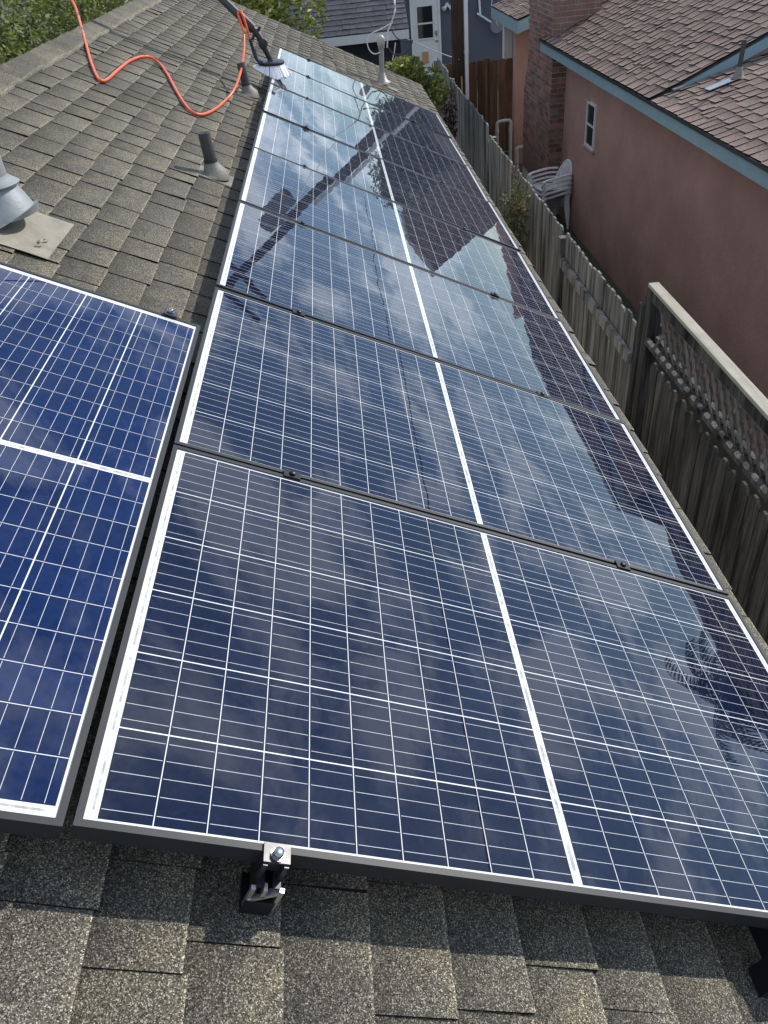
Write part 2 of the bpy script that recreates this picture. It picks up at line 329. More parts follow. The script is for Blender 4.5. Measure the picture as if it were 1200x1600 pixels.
m = MB(); m.box(xw + .03, xw + .055, V0, V1 - .02, ze - .19, ze - .034); m.build('fascia', M['white'], house)
for s in (1, -1):
    m = MB(); xa = xe if s > 0 else xw
    m.hexa([(xr, V1 - .04, zr - .20), (xa, V1 - .04, ze - .20), (xa, V1 - .018, ze - .20), (xr, V1 - .018, zr - .20), (xr, V1 - .04, zr - .037), (xa, V1 - .04, ze - .037), (xa, V1 - .018, ze - .037), (xr, V1 - .018, zr - .037)])
    m.build('barge_board', M['white'], house)

def tab(mb, P, u0, u1, v0, v1, rnd, hn, hf, r):
    """one shingle tab: P(u,v,h) -> world; head at u0, butt at u1; near side raised hn, far side hf"""
    j = lambda a: r.uniform(-a, a)
    e = j(.006); um = (u0 + u1) / 2; lift = r.choice((0, 0, 0, .002, .004))
    b = -.008
    vs = [P(u0, v0, b), P(u1 + e, v0 + j(.003), b), P(u1 + e + j(.003), v1, b), P(u0, v1, b),
          P(u0, v0, .0035), P(u1 + e, v0 + j(.003), hn + .001 + lift), P(u1 + e + j(.003), v1, hf + .003), P(u0, v1, .0005)]
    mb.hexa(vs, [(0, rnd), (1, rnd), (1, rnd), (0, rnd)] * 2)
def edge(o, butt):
    "shade painted onto near cut sides and chosen butts, over the black asphalt core"
    o.data.materials.append(M['asphalt_shade'])
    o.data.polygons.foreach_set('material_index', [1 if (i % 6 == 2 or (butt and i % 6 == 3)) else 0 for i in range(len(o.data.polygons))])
def shingle_field(P, courses, width, rng, r, skip, score, roofpart, mat, limit=300, name='shingle', wmin=.13, wmax=.29, hn=.0068, hf=.0015, stag=0.0, darkbutt=False):
    tabs = []
    for (u0, u1) in courses:
        v = rng[0] - r.uniform(0, .2)
        while v < rng[1]:
            w = r.uniform(wmin, wmax); va, vb = max(v, rng[0]), min(v + w, rng[1]); v += w
            if vb - va < .03 or skip(u0, u1, va, vb): continue
            tabs.append((score((u0 + u1) / 2, (va + vb) / 2), u0 - .012 - stag, u1 - (r.choice((0, 1)) * stag if u1 < -.01 or stag == 0 else 0), va, vb, r.random(), hn * r.uniform(.7, 1.35), hf))
    tabs.sort(key=lambda t: -t[0]); rest = MB(); k = 0
    for t in tabs:
        if k < limit and t[0] > 0:
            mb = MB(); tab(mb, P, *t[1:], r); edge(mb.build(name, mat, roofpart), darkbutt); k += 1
        else: tab(rest, P, *t[1:], r)
    if rest.v:
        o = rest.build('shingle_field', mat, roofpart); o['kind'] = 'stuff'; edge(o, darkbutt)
CAMP = Vector(cam.matrix_world.translation); CAMI = cam.matrix_world.inverted()
def inview(P, m=0.02):
    c = CAMI @ Vector(P)
    if c.z > -.05: return 0
    x = c.x / -c.z * 1.0099 + .5; y = .5 - c.y / -c.z * 1.0099 * .75
    return 1.0 / c.length if (-m < x < 1 + m and -m < y < 1 + m) else 0
rs = random.Random(11)
def skip_main(u0, u1, va, vb):
    if -.01 < u0 and u1 < 1.6 and va > .10 and vb < 8.0: return True
    return va > .12 and vb < 1.6 and -1.0 < u0 and u1 < -.06
def score_main(u, v):
    if 0 < u < 1.69 and .0 < v < 8.1: return 0
    if -1.04 < u < 0 and .0 < v < 1.69: return 0
    return inview(UV(u, v, HR))
off = .062 - math.floor((.062 - RU) / .143) * .143
courses = [(max(RU, off + k * .143 - .143), min(off + k * .143, EU)) for k in range(0, 24)]
courses = [c for c in courses if c[1] - c[0] > .03]
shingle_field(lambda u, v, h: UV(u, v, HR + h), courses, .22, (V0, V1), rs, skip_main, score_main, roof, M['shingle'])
# back slope: plain courses as one mass (never seen from here)
m = MB()
for k in range(23):
    a = RU + k * .143
    def PB(u, v, h): q = UV(u, v, HR + h); return Vector((2 * xr - q.x, q.y, q.z))
    v = V0
    while v < V1:
        w = rs.uniform(.2, .4); vb = min(v + w, V1)
        vs = [PB(a - .01, v, -.006), PB(a + .143, v, -.006), PB(a + .143, vb, -.006), PB(a - .01, vb, -.006), PB(a - .01, v, .001), PB(a + .143, v, .008), PB(a + .143, vb, .006), PB(a - .01, vb, .001)]
        m.hexa(vs, [(0, .5), (1, .5), (1, .5), (0, .5)] * 2); v += w
o = m.build('back_shingle_field', M['shingle'], roof); o['kind'] = 'stuff'
# ridge caps
v = V1 - .02; 
while v > 2.2:
    m = MB(); j = lambda a: rs.uniform(-a, a); wu = .135 + j(.008); h0, h1 = .020 + j(.004), .008; rr = rs.random()
    va, vb = v - .215, v + j(.004)
    A = [UV(RU + wu, va, HR + h1), UV(RU, va, HR + h1 + .004), PB(RU + wu, va, h1), UV(RU + wu, vb, HR + h0), UV(RU, vb, HR + h0 + .004), PB(RU + wu, vb, h0)]
    D = Vector((0, 0, -.011))
    vs = A + [p + D for p in A]
    m.add(vs, [(1, 0, 3, 4), (2, 1, 4, 5), (0, 1, 7, 6), (1, 2, 8, 7), (3, 0, 6, 9), (2, 5, 11, 8), (4, 3, 9, 10), (5, 4, 10, 11), (6, 7, 10, 9), (7, 8, 11, 10)], [(1, rr), (.6, rr), (1, rr)] * 4)
    m.build('ridge_cap', M['shingle'], roof); v -= .150

# ------------------------------------------------------------------ solar panels
PL, PW, PG = 1.689, 1.0, 0.012
LIP, FD = .0115, .036; MU, MC = .0300, .0165
CP_U = (PL - 2 * MU - MC) / 20; CP_V = (PW - 2 * .0155) / 6
def ubox(mb, x0, x1, y0, y1, z0, z1): mb.box(x0, x1, y0, y1, z0, z1)
cell_w, cell_h = CP_U - .0017, CP_V - .0028
mb = MB(); ubox(mb, -cell_w / 2, cell_w / 2, -cell_h / 2, cell_h / 2, 0, .0003); _c = mb.build('cell', M['cell']); cell_me = _c.data; bpy.data.objects.remove(_c)
cell_me2 = cell_me.copy(); cell_me2.materials[0] = M['cell_blue']
fm = MB(); t3 = .0016
for (a, b, cc, d) in ((0, PL, 0, LIP), (0, PL, PW - LIP, PW), (0, LIP, LIP, PW - LIP), (PL - LIP, PL, LIP, PW - LIP)): ubox(fm, a, b, cc, d, -.005, 0)
for (a, b, cc, d) in ((0, PL, 0, t3), (0, PL, PW - t3, PW), (0, t3, t3, PW - t3), (PL - t3, PL, t3, PW - t3)): ubox(fm, a, b, cc, d, -FD, -.005)
ubox(fm, t3, PL - t3, t3, .025, -FD, -FD + .002); ubox(fm, t3, PL - t3, PW - .025, PW - t3, -FD, -FD + .002)
_f = fm.build('frame', M['frame']); frame_me = _f.data; bpy.data.objects.remove(_f)
bm_ = MB(); ubox(bm_, LIP - .004, PL - LIP + .004, LIP - .004, PW - LIP + .004, -.0095, -.0032); _b = bm_.build('backsheet', M['backsheet']); sheet_me = _b.data; bpy.data.objects.remove(_b)
bb = MB(); zt = -.0032 + .0003
for r in range(6):
    yc = .0155 + (r + .5) * CP_V
    for k in range(5):
        yb = yc + (k - 2) * cell_h / 5
        for hh in range(2):
            for q in range(10):
                x0 = MU + hh * (10 * CP_U + MC) + q * CP_U
                ubox(bb, x0 + .003, x0 + CP_U - .003, yb - .00045, yb + .00045, zt - .0002, zt + .0002)
_b = bb.build('busbar_lines', M['busbar']); bus_me = _b.data; bpy.data.objects.remove(_b)
rb = MB()
for x0, x1 in ((.0205, .0245), (PL / 2 - .0035, PL / 2 + .0035), (PL - .0245, PL - .0205)):
    for k in range(3): ubox(rb, x0, x1, .03 + k * CP_V * 2, .03 + k * CP_V * 2 + CP_V * 2 - .03, -.0034, -.0030)
_b = rb.build('ribbon_strip', M['ribbon']); rib_me = _b.data; bpy.data.objects.remove(_b)
def link(name, me, parent, loc=(0, 0, 0), kind=None):
    o = bpy.data.objects.new(name, me); COL.objects.link(o); o.parent = parent; o.location = loc
    if kind: o['kind'] = kind
    return o
def solar_panel(mat, label, cme):
    root = bpy.data.objects.new('solar_panel', None); COL.objects.link(root); root.matrix_basis = mat
    tag(root, label, 'solar panel', 'solar panels on the roof')
    link('frame', frame_me, root); bs = link('backsheet', sheet_me, root)
    link('busbar_lines', bus_me, root, kind='stuff'); link('ribbon_strip', rib_me, root, kind='stuff')
    for r in range(6):
        for q in range(20):
            x = MU + (q + .5) * CP_U + (MC if q >= 10 else 0)
            link('cell', cme, root, (x, .0155 + (r + .5) * CP_V, -.0032))
    return root
BASE = Matrix.Translation(UV(0, 0, 0)) @ Matrix.Rotation(PT, 4, 'Y')
ordn = ['nearest the camera, rail clamp on its edge', 'second from the camera', 'third from the camera', 'fourth from the camera', 'fifth from the camera', 'sixth from the camera', 'seventh from the camera, beside the brush head', 'farthest away, below the cable mast']
rp_ = random.Random(5)
tilt = [(0, 0), (.003, -.002), (-.002, .003), (.004, .005), (-.003, -.005), (.005, .003), (-.003, .005), (.003, -.005)]
for k in range(8):
    cx, cy = PL / 2, PW / 2
    mm = BASE @ Matrix.Translation((cx, k * (PW + PG) + cy, 0)) @ Matrix.Rotation(tilt[k][0], 4, 'X') @ Matrix.Rotation(tilt[k][1], 4, 'Y') @ Matrix.Translation((-cx, -cy, 0))
    solar_panel(mm, 'dark blue solar panel in the main column, ' + ordn[k], cell_me)
mm = BASE @ Matrix.Translation((-.013, -.004, 0)) @ Matrix.Rotation(math.pi / 2, 4, 'Z') @ Matrix.Rotation(.002, 4, 'Y')
solar_panel(mm, 'bright blue solar panel at the left edge, turned lengthwise beside the main column', cell_me2)
# rails with clamps
def on_roof(parent): return BASE
def rail(u, va, vb, seams, label, endclamps=((0, 1),), standoff=None):
    root = thing('mounting_rail', UV(u, va, HR), label, 'rail', 'black rails under the solar panels')
    def bxm(name, mat, *b, parent=root):
        mb = MB(); mb.box(*b, m=BASE); return mb.build(name, mat, parent)
    mb = MB(); z1, z0 = -FD - .001, -.082
    mb.box(u - .019, u - .0155, va, vb, z0, z1, BASE); mb.box(u + .0155, u + .019, va, vb, z0, z1, BASE); mb.box(u - .0155, u + .0155, va, vb, z0, z0 + .004, BASE)
    mb.box(u - .0155, u - .006, va, vb, z1 - .003, z1, BASE); mb.box(u + .006, u + .0155, va, vb, z1 - .003, z1, BASE); mb.box(u - .0155, u + .0155, va, vb, -.062, -.059, BASE)
    mb.build('channel', M['rail'], root)
    for v, d in endclamps:     # d=+1: panel lies towards +v
        c = MB(); s = -d
        y0, y1 = sorted((v + s * .012 * -1, v + s * .019)); c.box(u - .021, u + .021, y0, y1, .0006, .005, BASE)
        y0, y1 = sorted((v + s * .004, v + s * .010)); c.box(u - .021, u + .021, y0, y1, -FD, .0006, BASE)
        c.box(u - .020, u - .013, v + s * .019 - .004, v + s * .019 + .004, -FD - .006, .0006, BASE); c.box(u + .013, u + .020, v + s * .019 - .004, v + s * .019 + .004, -FD - .006, .0006, BASE)
        cl = c.build('end_clamp', M['clamp'], root)
        b = MB(); p = BASE @ Vector((u, v + s * .007, .005)); nrm = Vector((SP, 0, CP)); b.lathe(p, nrm, [(0, .011), (.003, .0115), (.003, .0085), (.010, .0085), (.012, .006)], 10); b.build('bolt', M['bolt'], cl, True)
    for v in seams:
        c = MB(); c.box(u - .022, u + .022, v - PG / 2 - .009, v + PG / 2 + .009, .0006, .0045, BASE); c.box(u - .022, u + .022, v - .004, v + .004, -FD, .0006, BASE); cl = c.build('mid_clamp', M['rail'], root)
        b = MB(); b.lathe(BASE @ Vector((u, v, .0045)), Vector((SP, 0, CP)), [(0, .0085), (.006, .0085), (.008, .005)], 8); b.build('bolt', M['rail'], cl, True)
    v = va + .20
    while v < vb:
        c = MB(); c.box(u - .05, u + .05, v - .06, v + .06, HR + .004, HR + .014, BASE); c.box(u + .02, u + .028, v - .02, v + .02, HR + .014, -.05, BASE); c.build('roof_foot', M['alu'], root); v += 1.22
    return root
seams = [k * (PW + PG) - PG / 2 for k in range(1, 8)]
r1 = rail(.300, -.036, 8.13, seams, 'black mounting rail sticking out under the middle of the front panel edge', ((0, 1), (8.084, -1)))
c = MB(); c.box(.300 - .026, .300 + .022, -.041, -.036, HR + .02, -.074, BASE); c.box(.274, .322, -.041, .02, HR + .012, HR + .02, BASE); c.build('standoff_foot', M['rail'], r1)
c = MB(); c.box(.274, .281, -.040, -.033, -.096, -.04, BASE); c.box(.319, .326, -.040, -.033, -.096, -.04, BASE); c.bar(BASE @ Vector((.279, -.035, -.075)), BASE @ Vector((.32, -.035, -.045)), .006, .012, (0, 1, 0)); c.bar(BASE @ Vector((.296, -.035, -.062)), BASE @ Vector((.296, -.035, -.038)), .006, .012, (0, 1, 0)); c.build('bracket', M['alu'], r1)
r2 = rail(1.300, -.075, 8.13, seams, 'black mounting rail under the lower, eave side of the main column', ((0, 1), (8.084, -1)))
c = MB(); c.box(1.27, 1.33, -.09, -.04, HR + .01, -.04, BASE); c.build('standoff_foot', M['rail'], r2)
rail(-.11, .03, 1.735, [], 'black mounting rail under the left panel, its clamp showing on the far edge', ((1.687, -1),))
rail(-.86, .03, 1.735, [], 'black mounting rail under the left panel, hidden side away from the column', ((1.687, -1),))

# ------------------------------------------------------------------ roof vents
UPZ = Vector((0, 0, 1)); NRM = Vector((SP, 0, CP))
def skirt(base, n, prof, nseg=18):
    mb = MB(); mb.lathe(base, n, prof, nseg); return mb
def flash_plate(u0, u1, v0, v1, h, warp=.004, seed=1):
    mb = MB(); r = random.Random(seed); N = 6
    for i in range(N + 1):
        for j in range(N + 1): mb.v.append(tuple(UV(u0 + (u1 - u0) * i / N, v0 + (v1 - v0) * j / N, HR + h + r.uniform(0, warp)))); mb.uv.append((0, 0))
    for i in range(N):
        for j in range(N): a = i * (N + 1) + j; mb.f.append((a, a + N + 1, a + N + 2, a + 1))
    return mb
def plumbing_vent(u, v, h, r, lean, label):
    b = UV(u, v, HR + .008); t = thing('plumbing_vent', b, label, 'vent pipe', 'dark plumbing vents beside the panels')
    flash_plate(u - .08, u + .10, v - .09, v + .09, .007, .002).build('flashing', M['lead'], t)
    mb = MB(); d = (UPZ + lean).normalized()
    prof = [(.0, .084), (.03, .068), (.07, .046), (.11, .036), (.125, r + .002)]
    mb.tube([b + NRM * .002, b + NRM * .012 + UPZ * .003, b + d * .038, b + d * .060, b + d * .072], [p[1] for p in prof], 18); mb.build('boot', M['lead'], t, True)
    mb = MB(); mb.tube([b + d * .064, b + d * .080], [r + .005, r + .003], 16); mb.build('clamp_band', M['rubber'], t)
    mb = MB(); mb.tube([b + d * .04, b + d * (h - .004), b + d * h, b + d * h, b + d * (h - .08)], [r, r, r - .001, r - .007, r - .007], 18, False); mb.build('pipe', M['abs'], t, True)
    return t
plumbing_vent(-.150, 3.68, .205, .031, Vector((-.03, .0, 0)), 'dark plumbing vent pipe standing beside the fourth panel row')
plumbing_vent(-.125, 5.98, .215, .031, Vector((-.08, 0, 0)), 'dark plumbing vent pipe behind the brush bristles')
b = UV(-.742, 2.25, HR); t = thing('flue_vent', b, 'grey metal flue vent with cone flashing at the left edge of the roof', 'vent pipe')
flash_plate(-.95, -.55, 2.04, 2.41, .012, .003, 3).build('flashing_plate', M['tin'], t)
mb = MB(); mb.tube([b + NRM * .012, b + UPZ * .025, b + UPZ * .135], [.132, .120, .072], 28); mb.build('cone', M['galv'], t, True)
mb = MB(); mb.lathe(b + UPZ * .125, UPZ, [(0, .090), (.006, .093), (.022, .070), (.036, .056)], 28); mb.build('storm_collar', M['galv'], t, True)
mb = MB(); mb.lathe(b + UPZ * .14, UPZ, [(0, .060), (.5, .060), (.5, .085), (.56, .085), (.60, .02)], 28); mb.build('pipe', M['galv'], t, True)
mb = MB(); mb.tube(catmull([UV(-.61, 2.10, HR + .016), UV(-.595, 2.125, HR + .017), UV(-.605, 2.15, HR + .016), UV(-.59, 2.17, HR + .017), UV(-.60, 2.185, HR + .016)], 3), [.002, .005, .007, .005, .004, .006, .009, .007, .004, .005, .007, .004, .002], 6)
mb.build('sealant_bead', M['tin'], t, True)
# service mast
b = UV(1.235, 9.60, HR); t = thing('service_mast', b, 'grey electrical service mast with round cap near the far end of the roof', 'mast')
mb = MB(); mb.tube([b + NRM * .01, b + UPZ * .04, b + UPZ * .12], [.10, .06, .036], 18); mb.build('boot', M['mast'], t, True)
mb = MB(); mb.tube([b + UPZ * .05, b + UPZ * .40 + Vector((.02, 0, 0))], .029, 16); mb.build('pipe', M['mast'], t, True)
top = b + UPZ * .40 + Vector((.02, 0, 0))
mb = MB(); mb.lathe(top, UPZ, [(-.01, .030), (0, .043), (.05, .046), (.075, .040), (.095, .024), (.10, .006)], 16); mb.build('cap', M['pvc'], t, True)
mb = MB(); mb.lathe(top - UPZ * .035, UPZ, [(0, .036), (.03, .036)], 16); mb.build('clamp_band', M['galv'], t, True)
flash_plate(1.30, 1.42, 9.42, 9.58, .013, .003, 8).build('flashing_plate', M['lead'], t)
def wire(name, pts, r, mat, label, cat='cable', group=None, n=6):
    mb = MB(); mb.tube(pts, r, n); return tag(mb.build(name, mat, None, True), label, cat, group)
y = 9.6
wire('service_cable', catmull([(1.135, y, 3.20), (1.16, y, 3.36), (1.20, y, 3.43), (1.255, y, 3.56), (1.30, y + .3, 3.75), (1.75, y + 3.0, 4.6), (2.92, 16.95, 6.6)]), .0085, M['cable_white'], 'white service cable rising from the mast to the pole')
wire('cable_loop', catmull([(1.22, y, 3.44), (1.08, y, 3.39), (.96, y, 3.35), (.915, y, 3.28), (.93, y, 3.20), (.98, y, 3.155), (1.05, y - .03, 3.165)]), .007, M['cable_white'], 'white cable loop hanging left of the mast cap')
wire('cable_loop', catmull([(1.19, y, 3.38), (1.25, y, 3.29), (1.33, y, 3.245), (1.42, y, 3.245), (1.425, y, 3.23), (1.39, y, 3.17), (1.30, y, 3.12), (1.20, y, 3.135), (1.14, y, 3.21)]), .007, M['cable_black'], 'dark cable loop hanging right of the mast cap')
wire('cable_stub', [(1.185, y + .01, 3.07), (1.215, y + .01, 3.15), (1.235, y + .01, 3.24)], .006, M['cable_white'], 'short white cable end tied below the mast cap')

# ------------------------------------------------------------------ brush and hose
bt = thing('cleaning_brush', (0.02, 6.4, 3.49), 'white-bristled cleaning brush on a dark pole scrubbing the panels', 'brush')
hub = Vector((.012, 6.42, 3.588)); ax = Vector((.05, -.03, 1)).normalized()
mb = MB(); mb.lathe(hub - ax * .012, ax, [(0, .095), (.003, .103), (.019, .104), (.024, .098), (.024, .03), (.034, .025)], 28); mb.build('block', M['rubber'], bt, True)
mb = MB(); rb_ = random.Random(2); xa = ax.cross(Vector((0, 1, 0))).normalized(); ya = ax.cross(xa)
for ring, (rad, nn, out) in enumerate(((.094, 46, .042), (.075, 36, .032), (.05, 22, .02), (.022, 10, .008))):
    for k in range(nn):
        a = 2 * math.pi * (k + rb_.uniform(-.3, .3)) / nn; d = xa * math.cos(a) + ya * math.sin(a); p0 = hub - ax * .012 + d * rad; L = .082 + rb_.uniform(-.01, .006)
        p1 = p0 - ax * L + d * (out + rb_.uniform(-.008, .008))
        pz = 3.5 - SP / CP * p1.x + .003
        if p1.z < pz: p1.z = pz
        mb.tube([p0, p0.lerp(p1, .5) + d * .002, p1], [.006, .0095, .0135], 6)
o = mb.build('bristles', M['bristle'], bt); o['kind'] = 'stuff'
mb = MB(); mb.tube([hub + ax * .015, (-.012, 6.42, 3.665), (-.03, 6.42, 3.71)], [.020, .022, .026], 12); mb.build('lower_arm', M['rubber'], bt, True)
mb = MB(); mb.lathe((-.028, 6.385, 3.722), (0, 1, 0), [(0, .012), (.004, .036), (.066, .036), (.07, .012)], 16); mb.build('swivel', M['rubber'], bt, True)
mb = MB(); mb.tube([(-.035, 6.42, 3.74), (-.058, 6.42, 3.79), (-.085, 6.43, 3.822)], [.027, .024, .026], 12); mb.bar((-.06, 6.42, 3.79), (-.03, 6.42, 3.835), .014, .02); mb.bar((-.085, 6.42, 3.785), (-.105, 6.42, 3.752), .016, .02); mb.build('upper_arm', M['rubber'], bt, True)
pdir = (Vector((-.349, 6.50, 4.098)) - Vector((-.085, 6.43, 3.822))).normalized()
pj = Vector((-.085, 6.43, 3.822))
mb = MB(); mb.tube([pj, pj + pdir * .12], .035, 14); mb.build('pole_sleeve', M['rubber'], bt, True)
mb = MB(); mb.tube([pj + pdir * .08, pj + pdir * 2.2], .030, 14); mb.build('pole', M['carbon'], bt, True)
mb = MB(); mb.tube(catmull([(-.118, 6.375, 3.765), (-.112, 6.37, 3.72), (-.103, 6.37, 3.68), (-.09, 6.36, 3.63), (-.065, 6.35, 3.605)]), .0125, 10); mb.build('hose_connector', M['rubber'], bt, True)
mb = MB(); mb.tube([(-.106, 6.368, 3.69), (-.098, 6.366, 3.66)], .0155, 10); mb.tube([(-.078, 6.357, 3.613), (-.058, 6.35, 3.60)], .02, 10); mb.build('connector_collar', M['blue_plastic'], bt, True)
huv = [(-1.212, 5.512), (-1.074, 5.04), (-0.973, 4.734), (-0.928, 4.641), (-0.907, 4.735), (-0.911, 5.082), (-0.907, 5.496), (-0.86, 5.802), (-0.764, 5.763), (-0.661, 5.496), (-0.556, 5.15), (-0.466, 4.883), (-0.4, 4.751), (-0.341, 4.788), (-0.29, 5.045), (-0.254, 5.426)]
hp = [(-1.60, 7.0, 4.33), (-1.442, 6.6, 4.157), (-1.368, 6.4, 4.084), (-1.286, 6.1, 4.02)] + [UV(u, v, HR + .019) for u, v in huv] + [(-.22, 5.6, 3.553), (-.184, 5.9, 3.618), (-.164, 6.2, 3.71), (-.158, 6.37, 3.813), (-.178, 6.40, 3.915), (-.172, 6.42, 3.948), (-.148, 6.40, 3.93), (-.130, 6.38, 3.85), (-.118, 6.375, 3.762)]
wire('water_hose', catmull(hp, 7), .0088, M['hose'], 'orange water hose snaking over the shingles up to the brush pole', 'hose', None, 8)

mb = MB(); rd = random.Random(17)
for k in range(90):
    u, v, r0 = .06 + abs(rd.gauss(0, .22)), 6.1 + rd.gauss(.25, .45), rd.uniform(.0025, .0075)
    if v > 8.0: continue
    mb.lathe(UV(u, v, .0002), NRM, [(0, r0), (r0 * .25, r0 * .8), (r0 * .4, r0 * .3)], 7)
o = tag(mb.build('water_drops', M['drop'], None, True), 'water drops splashed over the panels beside the brush', 'water'); o['kind'] = 'stuff'
# ------------------------------------------------------------------ fences
XF = 2.6
def picket(x, y0, y1, z0, z1, t, r, ear=.03):
    "dog-eared board in the YZ plane"
    mb = MB(); tw = r.uniform(-.006, .006); dz = r.uniform(-.02, .012); z1 += dz; lean = r.uniform(-.008, .008)
    pr = [(y0, z0), (y1, z0), (y1 + lean, z1 - ear), (y1 - ear + lean, z1), (y0 + ear + lean, z1), (y0 + lean, z1 - ear)]
    n = len(pr); vs = [(x + tw * (i / 3 - 1), a, b) for i, (a, b) in enumerate(pr)] + [(x + t + tw * (i / 3 - 1), a, b) for i, (a, b) in enumerate(pr)]
    mb.add(vs, [tuple(range(n)), tuple(reversed(range(n, 2 * n)))] + [(i, i + n, (i + 1) % n + n, (i + 1) % n) for i in range(n)]); return mb
def fence_section(ya, yb, z1, label, mat, bw, railside, name='wooden_fence', post=True, seed=0, x=XF):
    r = random.Random(seed); t = thing(name, (x, (ya + yb) / 2, 0), label, 'fence', 'grey wooden fence runs between the houses')
    y = ya
    while y + bw * .6 < yb:
        w = bw * r.uniform(.94, 1.04); picket(x + r.uniform(-.004, .004), y + .003, min(y + w - .003, yb), .04, z1, .018, r, .026).build('picket', mat, t); y += w
    for z in (.35, z1 - .30):
        mb = MB(); xx = x - .045 if railside < 0 else x + .026
        mb.box(xx, xx + .038, ya - .02, yb, z - .045, z + .045); mb.build('rail', mat, t)
    if post:
        mb = MB(); mb.box(x - .05 + .075 * (railside > 0), x + .04 + .075 * (railside > 0), yb + .005, yb + .095, 0, z1 - .06); mb.build('post', mat, t)
    return t
fence_section(11.42, 15.50, 1.90, 'grey board fence run beyond the vine, ending by the leafy bush', M['fence'], .145, 1, seed=1)
fence_section(15.62, 17.25, 1.98, 'short farthest grey fence run beside the utility pole', M['fence'], .145, -1, seed=2)
fence_section(7.12, 11.30, 1.79, 'grey board fence run behind the orange-flowered vine', M['fence'], .142, 1, seed=3)
fence_section(4.86, 6.98, 1.79, 'grey board fence run with its rail showing, next to the lattice post', M['fence'], .138, -1, seed=4)
# lattice topped run
t = thing('lattice_fence', (XF, 2, 0), 'dark wooden fence with lattice top and sunlit cap rail at the right edge', 'fence', 'grey wooden fence runs between the houses')
r = random.Random(9); y = 4.50
while y > -1.5:
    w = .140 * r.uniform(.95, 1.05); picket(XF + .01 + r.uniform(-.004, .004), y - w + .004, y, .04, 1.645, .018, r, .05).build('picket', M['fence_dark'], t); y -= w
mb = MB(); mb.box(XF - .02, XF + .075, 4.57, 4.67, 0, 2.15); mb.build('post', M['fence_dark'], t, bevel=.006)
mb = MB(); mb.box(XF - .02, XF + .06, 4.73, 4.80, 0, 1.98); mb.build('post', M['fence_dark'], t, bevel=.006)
mb = MB(); mb.box(XF + .08, XF + .12, 4.60, 4.85, 1.80, 1.86); mb.bar((XF + .06, 4.64, 2.13), (XF + .06, 4.84, 1.97), .05, .03, (1, 0, 0)); mb.build('brace', M['fence_dark'], t)
mb = MB(); mb.box(XF - .040, XF - .002, -1.5, 4.565, 1.765, 1.80); mb.build('lattice_rail', M['fence_dark'], t)
mb = MB(); mb.box(XF - .022, XF + .054, -1.5, 4.66, 2.155, 2.181); mb.build('cap_rail', M['fence_cap'], t, bevel=.004)
mb = MB(); mb.box(XF - .015, XF + .02, -1.5, 4.565, 2.075, 2.153); mb.build('lattice_rail', M['fence_dark'], t)
mb = MB(); mb.box(XF + .045, XF + .075, -1.5, 4.565, 1.765, 1.80); mb.build('lattice_rail', M['fence_dark'], t)
za, zb = 1.742, 2.10; k = 0; y = -1.6
while y < 4.9:
    for sgn, xx in ((1, XF + .022), (-1, XF + .034)):
        ya_, yb_ = (y, y + (zb - za) * .8) if sgn > 0 else (y + (zb - za) * .8, y)
        if min(ya_, yb_) < -1.5 or max(ya_, yb_) > 4.57: continue
        mb = MB(); mb.bar((xx, ya_, za), (xx, yb_, zb), .027, .008, (1, 0, 0)); mb.build('lattice_slat', M['lattice'], t)
    y += .112
# brown fence across the passage
t = thing('brown_fence', (3.4, 17.4, 0), 'reddish brown plank fence closing the passage beside the pink wall', 'fence')
r = random.Random(21); x = 2.70
while x < 4.2:
    w = .15 * r.uniform(.95, 1.05); mb = picket(0, 0.003, w - .003, .03, 1.80 + r.uniform(-.02, .03), .018, r, .028)
    mb.v = [(x + q[1], 17.40 + q[0], q[2]) for q in mb.v]; mb.build('picket', M['fence_brown'], t); x += w
for z in (.4, 1.45):
    mb = MB(); mb.box(2.68, 4.2, 17.43, 17.47, z, z + .09); mb.build('rail', M['fence_brown'], t)
mb = MB(); mb.bar((3.62, 17.36, .3), (3.62, 17.36, 1.86), .05, .05, (0, 1, 0)); mb.build('gate_stile', M['fence_brown'], t)

# ------------------------------------------------------------------ pink house
ph = thing('pink_house', (6, 9, 0), 'pink stucco house with teal fascia and brown shingle roof beside the fence', 'house')
XW, XE, ZE = 4.12, 3.79, 2.615; YB, YC = 8.35, 13.45; SN, SF = .275, .43; XR = 9.4
YN = -3.0
def zn(x): return ZE + SN * (x - XE)
def zf(x): return ZE + SF * (x - XE)
XRF = 7.6                                    # ridge of the far roof
def block(mb, x0, x1, y0, y1, prof):        # prof(x) = top
    mb.hexa([(x0, y0, 0), (x1, y0, 0), (x1, y1, 0), (x0, y1, 0), (x0, y0, prof(x0)), (x1, y0, prof(x1)), (x1, y1, prof(x1)), (x0, y1, prof(x0))])
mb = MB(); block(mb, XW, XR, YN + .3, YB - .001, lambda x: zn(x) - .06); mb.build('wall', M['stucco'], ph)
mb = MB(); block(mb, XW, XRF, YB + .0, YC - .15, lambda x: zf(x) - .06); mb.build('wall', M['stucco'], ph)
mb = MB(); slope_slab(mb, XE + .01, zn(XE), XR, zn(XR), YN, YB + .05, .03); slope_slab(mb, XR, zn(XR), 2 * XR - XE, zn(XE), YN, YB + .05, .03); nr = mb.build('roof', M['deck'], ph)
mb = MB(); slope_slab(mb, XE + .01, zf(XE) + .004, XRF, zf(XRF) + .004, YB, YC, .03); slope_slab(mb, XRF, zf(XRF) + .004, 2 * XRF - XE, zf(XE) + .004, YB, YC, .03); fr = mb.build('roof', M['deck'], ph)
mb = MB(); mb.box(XE + .018, XE + .045, YN, 9.9, ZE - .165, ZE - .028); mb.build('fascia', M['teal'], ph)
